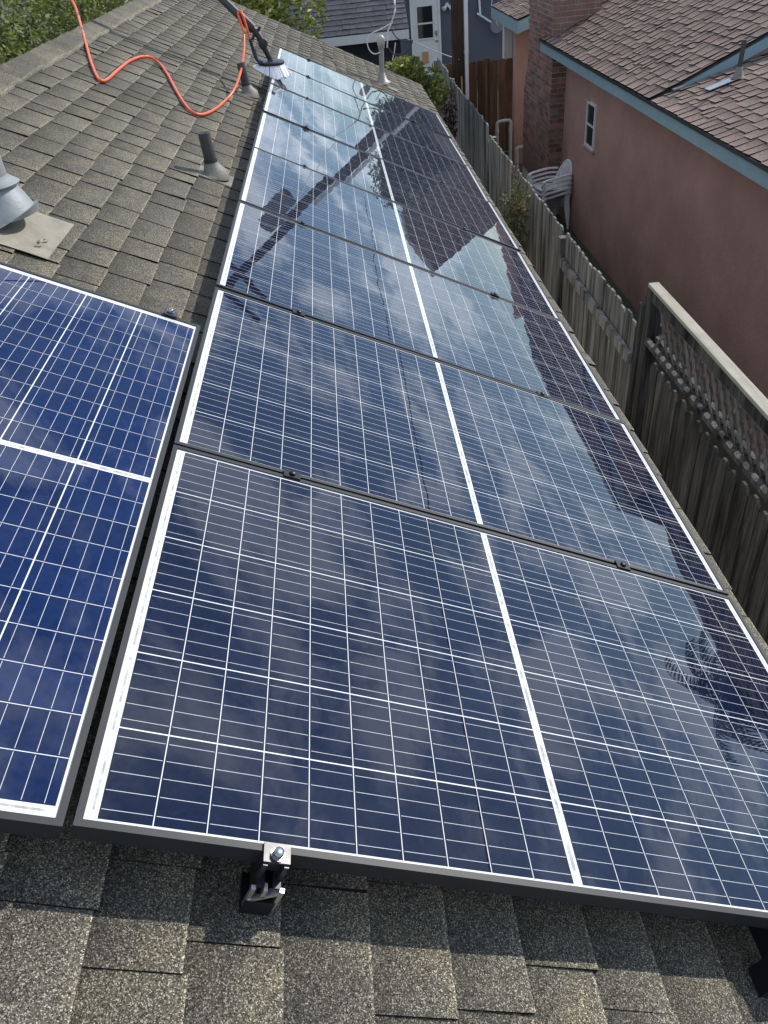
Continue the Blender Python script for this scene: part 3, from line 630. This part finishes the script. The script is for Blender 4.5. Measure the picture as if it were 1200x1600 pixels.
mb = MB(); mb.box(XE + .018, XE + .046, 9.903, YC - .01, ZE - .170, ZE - .028); mb.build('fascia', M['teal'], ph)
mb = MB(); mb.box(XE + .046, XW, YN, YC - .01, ZE - .13, ZE - .115); mb.build('soffit', M['stucco'], ph)
mb = MB(); mb.box(XE - .012, XE + .017, YN, YC, ZE - .035, ZE - .003); mb.build('drip_edge', M['rubber'], ph)
mb = MB(); xa, xb = XE + .25, XRF
mb.hexa([(xa, YB - .03, zf(xa) - .13), (xb, YB - .03, zf(xb) - .16), (xb, YB - .002, zf(xb) - .16), (xa, YB - .002, zf(xa) - .13), (xa, YB - .03, zf(xa) - .032), (xb, YB - .03, zf(xb) - .032), (xb, YB - .002, zf(xb) - .032), (xa, YB - .002, zf(xa) - .032)]); mb.build('barge_board', M['teal'], ph)
def PN(u, v, h): return Vector((XE + (-u) * math.cos(math.atan(SN)) - h * math.sin(math.atan(SN)), v, ZE + (-u) * math.sin(math.atan(SN)) + h * math.cos(math.atan(SN))))
def PF(u, v, h): return Vector((XE + (-u) * math.cos(math.atan(SF)) - h * math.sin(math.atan(SF)), v, ZE + .006 + (-u) * math.sin(math.atan(SF)) + h * math.cos(math.atan(SF))))
rr = random.Random(31)
LN = (XR - XE) / math.cos(math.atan(SN)); LF = (XRF - XE) / math.cos(math.atan(SF))
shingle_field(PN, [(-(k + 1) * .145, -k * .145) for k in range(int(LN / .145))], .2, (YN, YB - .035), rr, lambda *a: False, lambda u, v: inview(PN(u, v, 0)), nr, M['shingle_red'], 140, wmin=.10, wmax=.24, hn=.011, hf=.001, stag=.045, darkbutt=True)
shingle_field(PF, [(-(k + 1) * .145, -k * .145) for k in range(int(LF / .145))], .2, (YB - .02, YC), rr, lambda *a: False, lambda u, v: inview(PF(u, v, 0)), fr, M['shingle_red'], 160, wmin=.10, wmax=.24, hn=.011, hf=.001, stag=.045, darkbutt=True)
# far wing of the house: gable wall with a porch roof on a white post
XV, YV = 4.03, 16.4; ZV = 2.65; SV = .30; YA, YZ = 15.70, 18.32
zz = lambda x: ZV + SV * (x - XV + .12)
mb = MB(); block(mb, XV, 7.0, YV, YV + .22, lambda x: zz(x) - .04); block(mb, 7.0, 9.9, YV, YV + .22, lambda x: zz(14.0 - x) - .04); block(mb, 5.0, 7.0, YV + .221, YZ - .2, lambda x: zz(x) - .04); block(mb, 7.0, 9.0, YV + .221, YZ - .2, lambda x: zz(14.0 - x) - .04); mb.build('wall', M['stucco'], ph)
mb = MB(); slope_slab(mb, XV - .12, ZV, 7.0, zz(7.0), YA, YZ, .03); slope_slab(mb, 7.0, zz(7.0), 10.1, ZV - .02, YA, YZ, .03); wr = mb.build('roof', M['deck'], ph)
mb = MB(); mb.box(XV - .125, XV - .10, YA - .001, YZ, ZV - .225, ZV - .031); mb.build('fascia', M['teal'], ph)
mb = MB(); xa, xb = XV - .125, 7.0
mb.hexa([(xa, YA - .026, zz(xa) - .225), (xb, YA - .026, zz(xb) - .225), (xb, YA - .002, zz(xb) - .225), (xa, YA - .002, zz(xa) - .225), (xa, YA - .026, zz(xa) - .034), (xb, YA - .026, zz(xb) - .034), (xb, YA - .002, zz(xb) - .034), (xa, YA - .002, zz(xa) - .034)]); mb.build('barge_board', M['teal'], ph)
mb = MB(); mb.box(4.10, 4.27, 17.92, 18.08, 0, ZV - .04); mb.build('porch_post', M['white'], ph, bevel=.008)
av = math.atan(SV)
def PV(u, v, h): return Vector((XV - .13 - u * math.cos(av) - h * math.sin(av), v, ZV - u * math.sin(av) + h * math.cos(av)))
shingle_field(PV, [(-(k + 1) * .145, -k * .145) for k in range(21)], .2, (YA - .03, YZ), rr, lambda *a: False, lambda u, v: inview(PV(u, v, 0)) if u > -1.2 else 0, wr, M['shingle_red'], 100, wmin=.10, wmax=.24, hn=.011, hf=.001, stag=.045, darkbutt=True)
# window in the pink wall
y0, y1, z0, z1 = 11.22, 11.64, 1.42, 2.02; X0 = XW
mb = MB(); mb.box(X0 - .012, X0 + .004, y0 + .03, y1 - .03, z0 + .03, z1 - .03); w = mb.build('window', M['glass'], ph)
for b in ((y0, y1, z0, z0 + .032), (y0, y1, z1 - .032, z1), (y0, y0 + .032, z0 + .032, z1 - .032), (y1 - .032, y1, z0 + .032, z1 - .032)):
    mb = MB(); mb.box(X0 - .028, X0 + .004, *b); mb.build('frame', M['white'], w)
mb = MB(); mb.box(X0 - .022, X0 - .0125, y0 + .033, y1 - .033, (z0 + z1) / 2 - .012, (z0 + z1) / 2 + .012); mb.build('sash_bar', M['white'], w)
mb = MB(); mb.box(X0 - .05, X0, y0 + .32, y1 + .05, z1 + .003, z1 + .015); mb.box(X0 - .05, X0, y1 + .0, y1 + .06, z0 - .03, z0 - .015); mb.build('bracket', M['pvc'], w)
mb = MB(); mb.box(X0 - .035, X0, y0 - .02, y1 + .02, z0 - .03, z0 - .003); mb.build('sill', M['stucco'], w)
# chimney
XC = 3.90; y0c, y1c, y2c = 12.98, 14.95, 14.68
mb = MB()
mb.hexa([(XC, y0c, 0), (XW + .5, y0c, 0), (XW + .5, y1c, 0), (XC, y1c, 0), (XC, y0c, 1.6), (XW + .5, y0c, 1.6), (XW + .5, y1c, 1.6), (XC, y1c, 1.6)])
mb.hexa([(XC, y0c, 1.6), (XW + .5, y0c, 1.6), (XW + .5, y1c, 1.6), (XC, y1c, 1.6), (XC, y0c, 2.1), (XW + .5, y0c, 2.1), (XW + .5, y2c, 2.1), (XC, y2c, 2.1)])
mb.hexa([(XC, y0c, 2.1), (XW + .5, y0c, 2.1), (XW + .5, y2c, 2.1), (XC, y2c, 2.1), (XC, y0c, 4.6), (XW + .5, y0c, 4.6), (XW + .5, y2c, 4.6), (XC, y2c, 4.6)])
ch = mb.build('chimney', M['mortar'], ph); rc = random.Random(3); restb = MB(); nb = 0
z = .35; row = 0
while z < 4.5:
    hh = .063; yend = y1c if z < 1.6 else (y2c if z > 2.1 else y1c + (y2c - y1c) * (z - 1.6) / .5)
    y = y0c - .006 + (0 if row % 2 else -.105)
    while y < yend:
        a, b_ = max(y, y0c - .006), min(y + .198, yend)
        if b_ - a > .04:
            mb = restb if (z < .75 or z > 3.1) else MB(); d = rc.uniform(.006, .012); mb.box(XC - d, XC + .03, a, b_, z, z + hh)
            if mb is not restb: mb.build('brick', M['brick'], ch); nb += 1
        y += .209
    x = XC - .004 + (0 if row % 2 == 0 else -.1)
    while x < XW + .5:
        a, b_ = max(x, XC - .004 + .002), min(x + .2, XW + .5)
        if b_ - a > .03:
            mb = restb if (z < .9 or z > 2.5 or a > XW) else MB(); d = rc.uniform(.008, .014); mb.box(a, b_, y0c - d, y0c + .02, z, z + hh)
            if mb is not restb: mb.build('brick', M['brick'], ch); nb += 1
        x += .21
    z += .0735; row += 1
o = restb.build('brick_field', M['brick'], ch); o['kind'] = 'stuff'
mb = MB(); a = math.atan(SF); mb.hexa([PF(-.80, 13.30, -.02), PF(-3.0, 13.30, -.02), PF(-3.0, 13.44, -.02), PF(-.80, 13.44, -.02), PF(-.80, 13.34, .17), PF(-3.0, 13.34, .17), PF(-3.0, 13.44, .17), PF(-.80, 13.44, .17)]); mb.build('roof_curb', M['stucco'], ph)
# vent on the near pink roof
bx_, by_ = 4.50, 7.88; b = Vector((bx_, by_, zn(bx_) + .012)); t = thing('roof_vent', b, 'slim brown vent pipe with bright flashing on the neighbouring roof', 'vent pipe')
mb = MB(); mb.tube([b, b + UPZ * .03, b + UPZ * .10], [.07, .045, .026], 14); mb.build('boot', M['lead'], t, True)
mb = MB(); mb.tube([b + UPZ * .05, b + UPZ * .33], .023, 12); mb.build('pipe', M['abs'], t, True)
mb = MB(); q = lambda x, y: (x, y, zn(x) + .024); mb.add([q(bx_ - .30, by_ - .06), q(bx_ - .02, by_ - .06), q(bx_ - .02, by_ + .06), q(bx_ - .30, by_ + .06)] + [(p[0], p[1], p[2] - .004) for p in (q(bx_ - .30, by_ - .06), q(bx_ - .02, by_ - .06), q(bx_ - .02, by_ + .06), q(bx_ - .30, by_ + .06))], [(0, 1, 2, 3), (7, 6, 5, 4), (0, 4, 5, 1), (1, 5, 6, 2), (2, 6, 7, 3), (3, 7, 4, 0)]); mb.build('flashing', M['alu'], t)
mb = MB(); xa = XE + .22; mb.hexa([(xa, YB - .09, zn(xa) + .014), (xa + .12, YB - .09, zn(xa + .12) + .014), (xa + .12, YB - .035, zn(xa + .12) + .014), (xa, YB - .035, zn(xa) + .014), (xa, YB - .09, zn(xa) + .03), (xa + .12, YB - .09, zn(xa + .12) + .03), (xa + .12, YB - .035, zn(xa + .12) + .03), (xa, YB - .035, zn(xa) + .03)]); mb.build('flashing_strip', M['alu'], ph)
wire('overhead_wire', sag((5.2, 14.0, 3.30), (4.6, 2.0, 2.95), .25), .009, M['cable_black'], 'black wire stretched above the brown neighbouring roof', 'wire')

# ------------------------------------------------------------------ stacked chairs
def chair(label, z):
    ox, oy = 3.79, 12.34
    t = thing('garden_chair', (ox, oy, z), label, 'chair', 'white plastic chairs in one stack')
    T = Matrix.Translation((ox, oy, z)) @ Matrix.Rotation(math.radians(14), 4, 'Z') @ Matrix.Scale(.93, 4)   # local +x = chair back
    def mk(name, pts, w, th):
        mb = MB()
        for a, b in zip(pts[:-1], pts[1:]): mb.bar(T @ Vector(a), T @ Vector(b), w, th, (0, 1, 0) if w < .2 else (0, 0, 1))
        return mb
    mb = MB(); N = 8
    # seat shell, curved
    vs = []
    for i in range(N + 1):
        x = -.22 + .42 * i / N
        for j in range(N + 1):
            y = (-.23 + .46 * j / N) * (1 - .12 * i / N); vs.append((x, y, .42 - .035 * i / N + .02 * abs(2 * j / N - 1) ** 2 - (.02 if i == 0 else 0)))
    k = len(vs); vs2 = [T @ Vector(v) for v in vs] + [T @ Vector((v[0], v[1], v[2] - .012)) for v in vs]; fs = []
    for i in range(N):
        for j in range(N): a = i * (N + 1) + j; fs += [(a, a + N + 1, a + N + 2, a + 1), (a + k + 1, a + N + 2 + k, a + N + 1 + k, a + k)]
    for j in range(N): fs += [(j, j + 1, j + 1 + k, j + k), (N * (N + 1) + j + 1, N * (N + 1) + j, N * (N + 1) + j + k, N * (N + 1) + j + 1 + k)]
    mb.add(vs2, fs); mb.build('seat', M['plastic'], t, True)
    # back: rim and slats, leaning
    def bp(y, s): return Vector((.19 + .13 * s, y * (1 - .25 * s * s), 0.40 + .38 * s - .06 * (y / .22) ** 2 * s))
    mb = MB(); rim = [bp(-.22, 0), bp(-.225, .4), bp(-.21, .75), bp(-.12, 1.0), bp(0, 1.04), bp(.12, 1.0), bp(.21, .75), bp(.225, .4), bp(.22, 0)]
    mb.tube([T @ p for p in catmull(rim, 5)], .020, 7); mb.build('back_rim', M['plastic'], t, True)
    for y in (-.13, -.065, 0, .065, .13):
        mb = MB()
        for a, b in ((0, .5), (.5, .98)): mb.bar(T @ bp(y, a), T @ bp(y * .9, b), .042, .009, (1, 0, 0))
        mb.build('back_slat', M['plastic'], t)
    for s in (-1, 1):
        mb = MB(); arm = [Vector((.26, s * .24, .64)), Vector((.10, s * .285, .645)), Vector((-.08, s * .295, .63)), Vector((-.24, s * .285, .61)), Vector((-.29, s * .275, .55)), Vector((-.27, s * .27, .42))]
        P = catmull(arm, 5)
        for a, b in zip(P[:-1], P[1:]): mb.bar(T @ a, T @ b, .060, .016, (0, 0, 1))
        mb.build('arm', M['plastic'], t, True)
        mb = MB(); mb.tube([T @ Vector((-.27, s * .27, .60)), T @ Vector((-.25, s * .25, .40)), T @ Vector((-.29, s * .27, .0))], [.030, .032, .018], 7); mb.build('leg', M['plastic'], t, True)
        mb = MB(); mb.tube([T @ Vector((.20, s * .21, .42)), T @ Vector((.25, s * .245, .0))], [.034, .018], 7); mb.build('leg', M['plastic'], t, True)
cl = ['white plastic armchair standing on the ground at the bottom of the stack', 'white plastic armchair second from the bottom of the stack', 'white plastic armchair in the middle of the stack', 'white plastic armchair second from the top of the stack', 'white plastic armchair on top of the stack by the pink wall']
for i in range(5): chair(cl[i], .068 * i)

# ------------------------------------------------------------------ cream pipes
mb = MB(); yp = 16.1
mb.tube(catmull([(3.62, yp, 0), (3.62, yp, .75), (3.62, yp, .85), (3.66, yp, .90), (3.84, yp, .91), (3.89, yp, .87), (3.89, yp, .75), (3.89, yp, 0)], 5), .033, 10)
st = thing('standpipe', (3.77, yp, 0), 'cream hoop-shaped water pipe standing before the brown fence', 'pipe'); mb.build('pipe', M['pvc'], st, True)
for x in (3.62, 3.89):
    mb = MB(); mb.lathe((x, yp, .70), (0, 0, 1), [(0, .040), (.07, .040)], 12); mb.build('coupling', M['pvc'], st, True)
mb = MB(); yp = 15.75; mb.tube(catmull([(3.95, yp, 0), (3.95, yp, .34), (3.95, yp, .42), (3.98, yp, .465), (4.06, yp, .47), (4.5, yp, .47)], 5), .038, 10)
tag(mb.build('drain_elbow', M['pvc'], None, True), 'cream elbow pipe turning into the wall beside the brick chimney', 'pipe')

# ------------------------------------------------------------------ garage with grey roof, blue house
gg = thing('grey_garage', (0, 20, 0), 'low dark garage with slate grey shingle roof beyond the far roof edge', 'building')
mb = MB(); mb.box(-4.5, 1.95, 18.45, 21.0, 0, 2.35); mb.build('wall', M['dark_wall'], gg)
SG = .62; mb = MB()
mb.hexa([(-4.9, 18.02, 2.40), (2.14, 18.02, 2.40), (2.14, 19.7, 2.40 + 1.68 * SG), (-4.9, 19.7, 2.40 + 1.68 * SG), (-4.9, 18.02, 2.44), (2.14, 18.02, 2.44), (2.14, 19.7, 2.44 + 1.68 * SG), (-4.9, 19.7, 2.44 + 1.68 * SG)])
mb.hexa([(-4.9, 19.7, 2.40 + 1.68 * SG), (2.14, 19.7, 2.40 + 1.68 * SG), (2.14, 21.4, 2.40), (-4.9, 21.4, 2.40), (-4.9, 19.7, 2.44 + 1.68 * SG), (2.14, 19.7, 2.44 + 1.68 * SG), (2.14, 21.4, 2.44), (-4.9, 21.4, 2.44)]); gr = mb.build('roof', M['deck'], gg)
mb = MB(); mb.box(-4.9, 2.14, 17.99, 18.017, 2.27, 2.43); mb.build('fascia', M['white'], gg)
mb = MB(); mb.box(1.952, 1.99, 18.5, 18.62, 0, 2.3); mb.build('corner_post', M['dark_wall'], gg)
for s in (0, 1):
    mb = MB(); y0, z0, y1, z1 = (18.02, 2.40, 19.7, 2.40 + 1.68 * SG) if s == 0 else (21.4, 2.40, 19.7, 2.40 + 1.68 * SG)
    mb.hexa([(2.142, y0, z0 - .12), (2.165, y0, z0 - .12), (2.165, y1, z1 - .12), (2.142, y1, z1 - .12), (2.142, y0, z0 + .035), (2.165, y0, z0 + .035), (2.165, y1, z1 + .035), (2.142, y1, z1 + .035)]); mb.build('barge_board', M['rail'], gg)
ag = math.atan(SG)
def PGr(u, v, h): return Vector((v, 18.0 - u * math.cos(ag) - h * math.sin(ag), 2.45 - u * math.sin(ag) + h * math.cos(ag)))
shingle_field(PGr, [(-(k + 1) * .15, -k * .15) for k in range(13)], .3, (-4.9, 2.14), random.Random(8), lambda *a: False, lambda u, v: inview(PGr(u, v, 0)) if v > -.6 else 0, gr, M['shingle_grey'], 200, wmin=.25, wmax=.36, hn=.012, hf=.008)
bh = thing('blue_house', (5, 27, 0), 'slate blue house with white door in the far background', 'house')
mb = MB(); mb.box(.5, 12.5, 27.0, 34, 0, 2.75); mb.build('wall', M['navy_wall'], bh)
mb = MB(); mb.hexa([(0, 26.5, 2.75), (13, 26.5, 2.75), (13, 30.5, 3.75), (0, 30.5, 3.75), (0, 26.5, 2.9), (13, 26.5, 2.9), (13, 30.5, 3.9), (0, 30.5, 3.9)]); mb.hexa([(0, 30.5, 3.75), (13, 30.5, 3.75), (13, 34.5, 2.75), (0, 34.5, 2.75), (0, 30.5, 3.9), (13, 30.5, 3.9), (13, 34.5, 2.9), (0, 34.5, 2.9)]); mb.build('roof', M['shingle_grey'], bh)
dx0, dx1 = 3.08, 3.84
mb = MB(); mb.box(dx0, dx1, 26.955, 26.999, .16, 2.2); dr = mb.build('door', M['white'], bh)
for za_, zb_ in ((1.16, 1.52), (1.57, 1.98)):
    mb = MB(); mb.box(dx0 + .13, dx1 - .17, 26.945, 26.954, za_, zb_); mb.build('pane', M['glass'], dr)
mb = MB(); mb.box(dx0 + .11, dx1 - .15, 26.93, 26.953, 1.525, 1.565); mb.box(dx0 + .10, dx0 + .128, 26.93, 26.953, 1.12, 2.02); mb.box(dx1 - .168, dx1 - .14, 26.93, 26.953, 1.12, 2.02); mb.box(dx0 + .128, dx1 - .168, 26.93, 26.953, 1.12, 1.158); mb.build('glazing_frame', M['white'], dr)
mb = MB(); mb.box(dx1 - .10, dx1 - .045, 26.92, 26.953, 1.20, 1.33); mb.lathe((dx1 - .07, 26.90, 1.07), (0, 1, 0), [(0, .02), (.01, .036), (.03, .036), (.05, .02)], 10); mb.build('handle', M['bolt'], dr)
mb = MB(); mb.box(dx0 + .22, dx0 + .42, 26.935, 26.953, .48, .80); mb.build('pet_flap', M['ply'], dr)
for b in ((dx0 - .08, dx0 - .003, .1, 2.28), (dx1 + .003, dx1 + .07, .1, 2.28), (dx0 - .003, dx1 + .003, 2.203, 2.28)):
    mb = MB(); mb.box(b[0], b[1], 26.93, 26.998, b[2], b[3]); mb.build('door_frame', M['white'], bh)
mb = MB(); mb.box(7.85, 8.0, 26.94, 26.998, 0, 2.7); mb.build('corner_board', M['white'], bh)
fl = thing('floodlight', (4.12, 26.95, 1.9), 'white twin floodlight on the slate blue wall', 'light')
mb = MB(); mb.lathe((4.13, 26.998, 1.95), (0, -1, 0), [(0, .06), (.03, .06), (.05, .03)], 12); mb.build('base', M['white'], fl, True)
for s in (-1, 1):
    mb = MB(); mb.lathe((4.13 + s * .03, 26.93, 1.93), (s * .8, -.6, -.55), [(0, .03), (.05, .045), (.13, .07), (.135, .06)], 12); mb.build('lamp_head', M['white'], fl, True)
an = thing('antenna_dish', (5.55, 26.9, 1.3), 'small grey antenna dish on a bent white arm before the blue wall', 'antenna')
mb = MB(); mb.tube([(5.1, 26.98, 2.1), (5.12, 26.9, 1.62)], .035, 8); mb.tube([(5.02, 26.9, 1.66), (5.5, 26.85, 1.36)], .03, 8); mb.build('arm', M['white'], an, True)
mb = MB(); mb.lathe((5.62, 26.80, 1.30), (-.35, -.9, .1), [(0, .03), (.02, .12), (.06, .2), (.065, .195), (.03, .1), (.012, .02)], 16); mb.build('dish', M['dish'], an, True)
mb = MB(); mb.tube(catmull([(5.62, 26.7, 1.3), (5.45, 26.75, 1.75), (5.5, 26.9, 2.05), (5.6, 26.97, 2.3)], 6), .012, 6); mb.build('lead', M['cable_white'], an, True)

# ------------------------------------------------------------------ utility pole and wires
up = thing('utility_pole', (3.02, 17.0, 0), 'dark brown wooden utility pole with pale conduit rising behind the fence', 'pole')
mb = MB(); mb.tube([(3.0, 17.0, 0), (3.0, 17.0, 4), (3.0, 17.0, 9.6)], [.125, .115, .085], 16); mb.build('shaft', M['pole_wood'], up, True)
mb = MB(); mb.box(3.125, 3.20, 16.92, 17.0, 0, 6.2); mb.build('conduit', M['plastic'], up, bevel=.01)
mb = MB(); mb.box(3.03, 3.06, 16.868, 16.874, 1.35, 1.65); mb.build('tag_strip', M['ply'], up)
for z, w in ((9.0, 1.1), (8.3, .8)):
    mb = MB(); mb.box(3.0 - w, 3.0 + w, 16.84, 16.93, z, z + .11); ca = mb.build('crossarm', M['pole_wood'], up)
    for s in (-.9, -.45, .45, .9):
        mb = MB(); mb.lathe((3.0 + s * w, 16.885, z + .11), (0, 0, 1), [(0, .03), (.06, .03), (.07, .05), (.12, .045), (.14, .02)], 10); mb.build('insulator', M['white'], ca, True)
mb = MB(); mb.lathe((2.65, 16.95, 6.4), (0, 0, 1), [(0, .02), (.02, .20), (.75, .20), (.80, .12), (.82, .02)], 18); mb.build('transformer', M['dish'], up, True)
mb = MB(); mb.bar((2.8, 16.95, 6.8), (3.0, 16.97, 6.8), .08, .08); mb.build('bracket', M['galv'], up)
wl_ = [((2.1, 16.885, 9.24), (-22, 40, 10), 'left end of the upper crossarm'), ((2.505, 16.885, 9.24), (-9.5, -10, 9.3), 'inner left insulator, passing over the shingled roof')]
wire('power_line', sag((9.4, 40, 8.9), (8.6, -26, 8.9), .5, 50), .016, M['cable_black'], 'black overhead line running along behind the pink house', 'wire', 'power lines on the pole')
for a, b, s in wl_: wire('power_line', sag(a, b, 1.0, 40), .012, M['cable_black'], 'black overhead power line leaving the ' + s, 'wire', 'power lines on the pole')
wire('drop_wire', sag((3.0, 16.87, 1.95), (0.9, 26.95, 2.6), .2), .008, M['cable_white'], 'thin pale wire from the pole towards the garage', 'wire')
wire('drop_wire', sag((3.13, 16.9, 2.02), (4.3, 26.9, 1.75), .12), .008, M['cable_white'], 'thin pale wire from the pole to the blue house', 'wire')

# ------------------------------------------------------------------ plants
def leaf_cloud(mb, blobs, n, size, r, flat=.0):
    tot = sum(b[1][0] * b[1][1] * b[1][2] for b in blobs)
    for c, rad in blobs:
        k = int(n * rad[0] * rad[1] * rad[2] / tot) + 1
        for _ in range(k):
            while True:
                d = Vector((r.uniform(-1, 1), r.uniform(-1, 1), r.uniform(-1, 1)))
                if .05 < d.length < 1: break
            d = d.normalized() * (d.length ** .45)
            p = Vector(c) + Vector((d.x * rad[0], d.y * rad[1], d.z * rad[2]))
            s = size * r.uniform(.6, 1.35); a = Vector((r.gauss(0, 1), r.gauss(0, 1), r.gauss(0, .7))).normalized(); b = a.cross(Vector((r.gauss(0, 1), r.gauss(0, 1), r.gauss(0, 1)))).normalized()
            mb.add([p - a * s, p + b * s * .38, p + a * s, p - b * s * .38], [(0, 1, 2, 3)])
def lumps(c, R, n, r, f=.5):
    out = []
    for _ in range(n):
        d = Vector((r.gauss(0, 1), r.gauss(0, 1), r.gauss(0, 1))).normalized() * r.uniform(.35, .85); q = f * r.uniform(.6, 1.2)
        out.append(((c[0] + d.x * R[0], c[1] + d.y * R[1], c[2] + d.z * R[2]), (R[0] * q, R[1] * q, R[2] * q)))
    return out
def tree(name, base, crown, R, n, size, mat, label, cat='tree', seed=1, nl=16, group=None, trunk=.12, f=.5, core=False):
    r = random.Random(seed); t = thing(name, base, label, cat, group); mb = MB(); b = Vector(base); c = Vector(crown)
    mb.tube(catmull([b, b.lerp(c, .45) + Vector((r.uniform(-.1, .1), r.uniform(-.1, .1), 0)), c], 4), [trunk * (1 - .06 * i) for i in range(9)], 8)
    L = lumps(crown, R, nl, r, f)
    for q, _ in L[:7]: mb.tube([b.lerp(c, .6), b.lerp(Vector(q), .8), Vector(q)], [trunk * .45, trunk * .3, trunk * .12], 6)
    mb.build('trunk', M['bark'], t, True)
    mb = MB(); leaf_cloud(mb, L, n, size, r)
    if core:
        for q, rad in L: mb.tube([Vector(q) + Vector((0, 0, rad[2] * z)) for z in (-.72, -.5, 0, .5, .72)], [rad[0] * .2, rad[0] * .55, rad[0] * .74, rad[0] * .55, rad[0] * .2], 9)
    o = mb.build('crown', mat, t); return t
def bush(name, blobs, n, size, mat, label, seed, stems, cat='bush', flowers=None):
    r = random.Random(seed); t = thing(name, (stems[0][0]), label, cat); mb = MB()
    for a, b in stems: mb.tube([a, Vector(a).lerp(Vector(b), .5) + Vector((r.uniform(-.04, .04), r.uniform(-.04, .04), 0)), b], [.022, .016, .008], 6)
    mb.build('stem', M['bark'], t, True)
    mb = MB(); leaf_cloud(mb, blobs, n, size, r); mb.build('foliage', mat, t)
    if flowers: mb = MB(); leaf_cloud(mb, flowers[0], flowers[1], flowers[2], r); o = mb.build('flowers', M['flower'], t); o['kind'] = 'stuff'
    return t
G1 = 'trees beyond the roof ridge'
tree('hedge_tree', (-5.4, 11.0, 0), (-5.4, 11.0, 3.2), (2.2, 1.7, 1.9), 26000, .042, M['leaf'], 'dense green tree at the top left corner beyond the ridge', seed=1, group=G1, nl=26)
tree('hedge_tree', (-4.2, 15.5, 0), (-4.2, 15.5, 3.0), (1.9, 1.7, 1.7), 20000, .050, M['leaf'], 'green tree beyond the ridge where the hose rises', seed=2, group=G1, nl=26)
tree('hedge_tree', (-7.6, 15.0, 0), (-7.6, 15.0, 3.6), (2.6, 2.4, 2.4), 15000, .07, M['leaf_dark'], 'darker green tree standing behind at the top left', seed=3, group=G1, nl=26)
tree('hedge_tree', (-3.2, 20.5, 0), (-3.2, 20.5, 3.2), (2.0, 1.8, 1.9), 12000, .065, M['leaf'], 'green tree beyond the ridge left of the brush pole', seed=4, group=G1, nl=22)
tree('young_tree', (-.9, 15.0, 0), (-.75, 15.0, 3.15), (1.0, .9, .85), 4200, .062, M['leaf_bright'], 'yellow-green leafy tree before the grey garage roof', seed=5, nl=14, trunk=.07)
bush('leafy_bush', lumps((1.66, 12.7, 2.22), (.58, .5, .50), 20, random.Random(3), .40), 4200, .048, M['leaf_bright'], 'bright green leafy bush beyond the roof corner against the fence', 6, [((1.7, 12.7, 0), (1.6, 12.7, 2.0)), ((1.8, 12.7, 0), (1.95, 12.75, 2.2)), ((1.6, 12.75, 0), (1.3, 12.7, 2.2))])
bush('red_shrub', lumps((2.30, 13.25, 1.65), (.13, .25, .42), 9, random.Random(5), .45), 420, .034, M['leaf_red'], 'dark red-leaved shrub against the grey fence', 7, [((2.3, 13.25, 0), (2.3, 13.25, 1.9)), ((2.32, 13.15, 0), (2.32, 13.05, 1.6))])
vr = random.Random(12)
bush('fence_vine', lumps((2.42, 8.45, 1.40), (.17, .55, .68), 26, vr, .26), 2100, .023, M['leaf_dry'], 'green vine with orange-red flowers climbing the fence', 8, [((2.45, 8.4, 0), (2.45, 8.5, 1.7)), ((2.45, 8.2, 0), (2.46, 8.0, 1.5)), ((2.45, 8.5, 0), (2.5, 8.9, 2.0))], 'vine', ((lumps((2.47, 8.75, 1.95), (.08, .16, .14), 4, vr, .5) + lumps((2.42, 8.2, 1.5), (.12, .4, .5), 6, vr, .3)), 55, .020))
# trees behind the neighbouring houses, mirrored in the glass
G2 = 'tall trees behind the pink house'
tree('backyard_tree', (8.3, 33, 0), (8.3, 33, 4.0), (2.9, 2.5, 3.2), 26000, .10, M['leaf_dark'], 'dark tree behind the blue house, seen mirrored in the far panels', seed=21, group=G2, nl=34, trunk=.2, core=True)
tree('backyard_tree', (20.5, 27, 0), (20.5, 27, 3.7), (3.0, 3.0, 2.6), 22000, .10, M['leaf_dark'], 'dark tree beyond the pink wing, seen mirrored in the panels', seed=22, group=G2, nl=30, trunk=.2, core=True)
pt_ = thing('palm_tree', (17.0, 11.0, 0), 'fan palm behind the pink house, seen mirrored in the nearest panel', 'palm'); r = random.Random(14)
mb = MB(); mb.tube([(17, 11.0, 0), (17.05, 11.0, 3), (17, 11.0, 5.6)], [.2, .16, .15], 12); mb.build('trunk', M['bark'], pt_, True)
for k in range(44):
    a = k * 2.39996; e = 1.25 - 2.1 * (k / 43); c0 = Vector((17, 11.0, 5.5)); L = r.uniform(1.7, 2.3); hd = Vector((math.cos(a), math.sin(a), 0))
    P = [c0]; d = (hd * math.cos(e) + Vector((0, 0, math.sin(e)))).normalized(); N = 9
    for q in range(N): P.append(P[-1] + d * (L / N)); d = (d - Vector((0, 0, .17 + .02 * q))).normalized()
    mb = MB(); mb.tube(P, [.028 * (1 - q / (N + 2)) for q in range(N + 1)], 5); sd = Vector((-hd.y, hd.x, 0))
    for q in range(2, 2 * N + 1):
        i0 = min(q // 2, N - 1); p = P[i0].lerp(P[i0 + 1], (q % 2) * .5); tn = (P[i0 + 1] - P[i0]).normalized()
        for sg in (-1, 1):
            dd = (sd * sg * .8 + tn * .55 - Vector((0, 0, .45))).normalized(); ll = .52 * (1 - abs(q / (2 * N) - .45)); w = tn * .028
            mb.add([p - w, p + dd * ll * .6 - w * .9, p + dd * ll - Vector((0, 0, .08)), p + dd * ll * .6 + w * .9, p + w], [(0, 1, 2, 3, 4)])
    mb.build('frond', M['leaf_dark'], pt_)
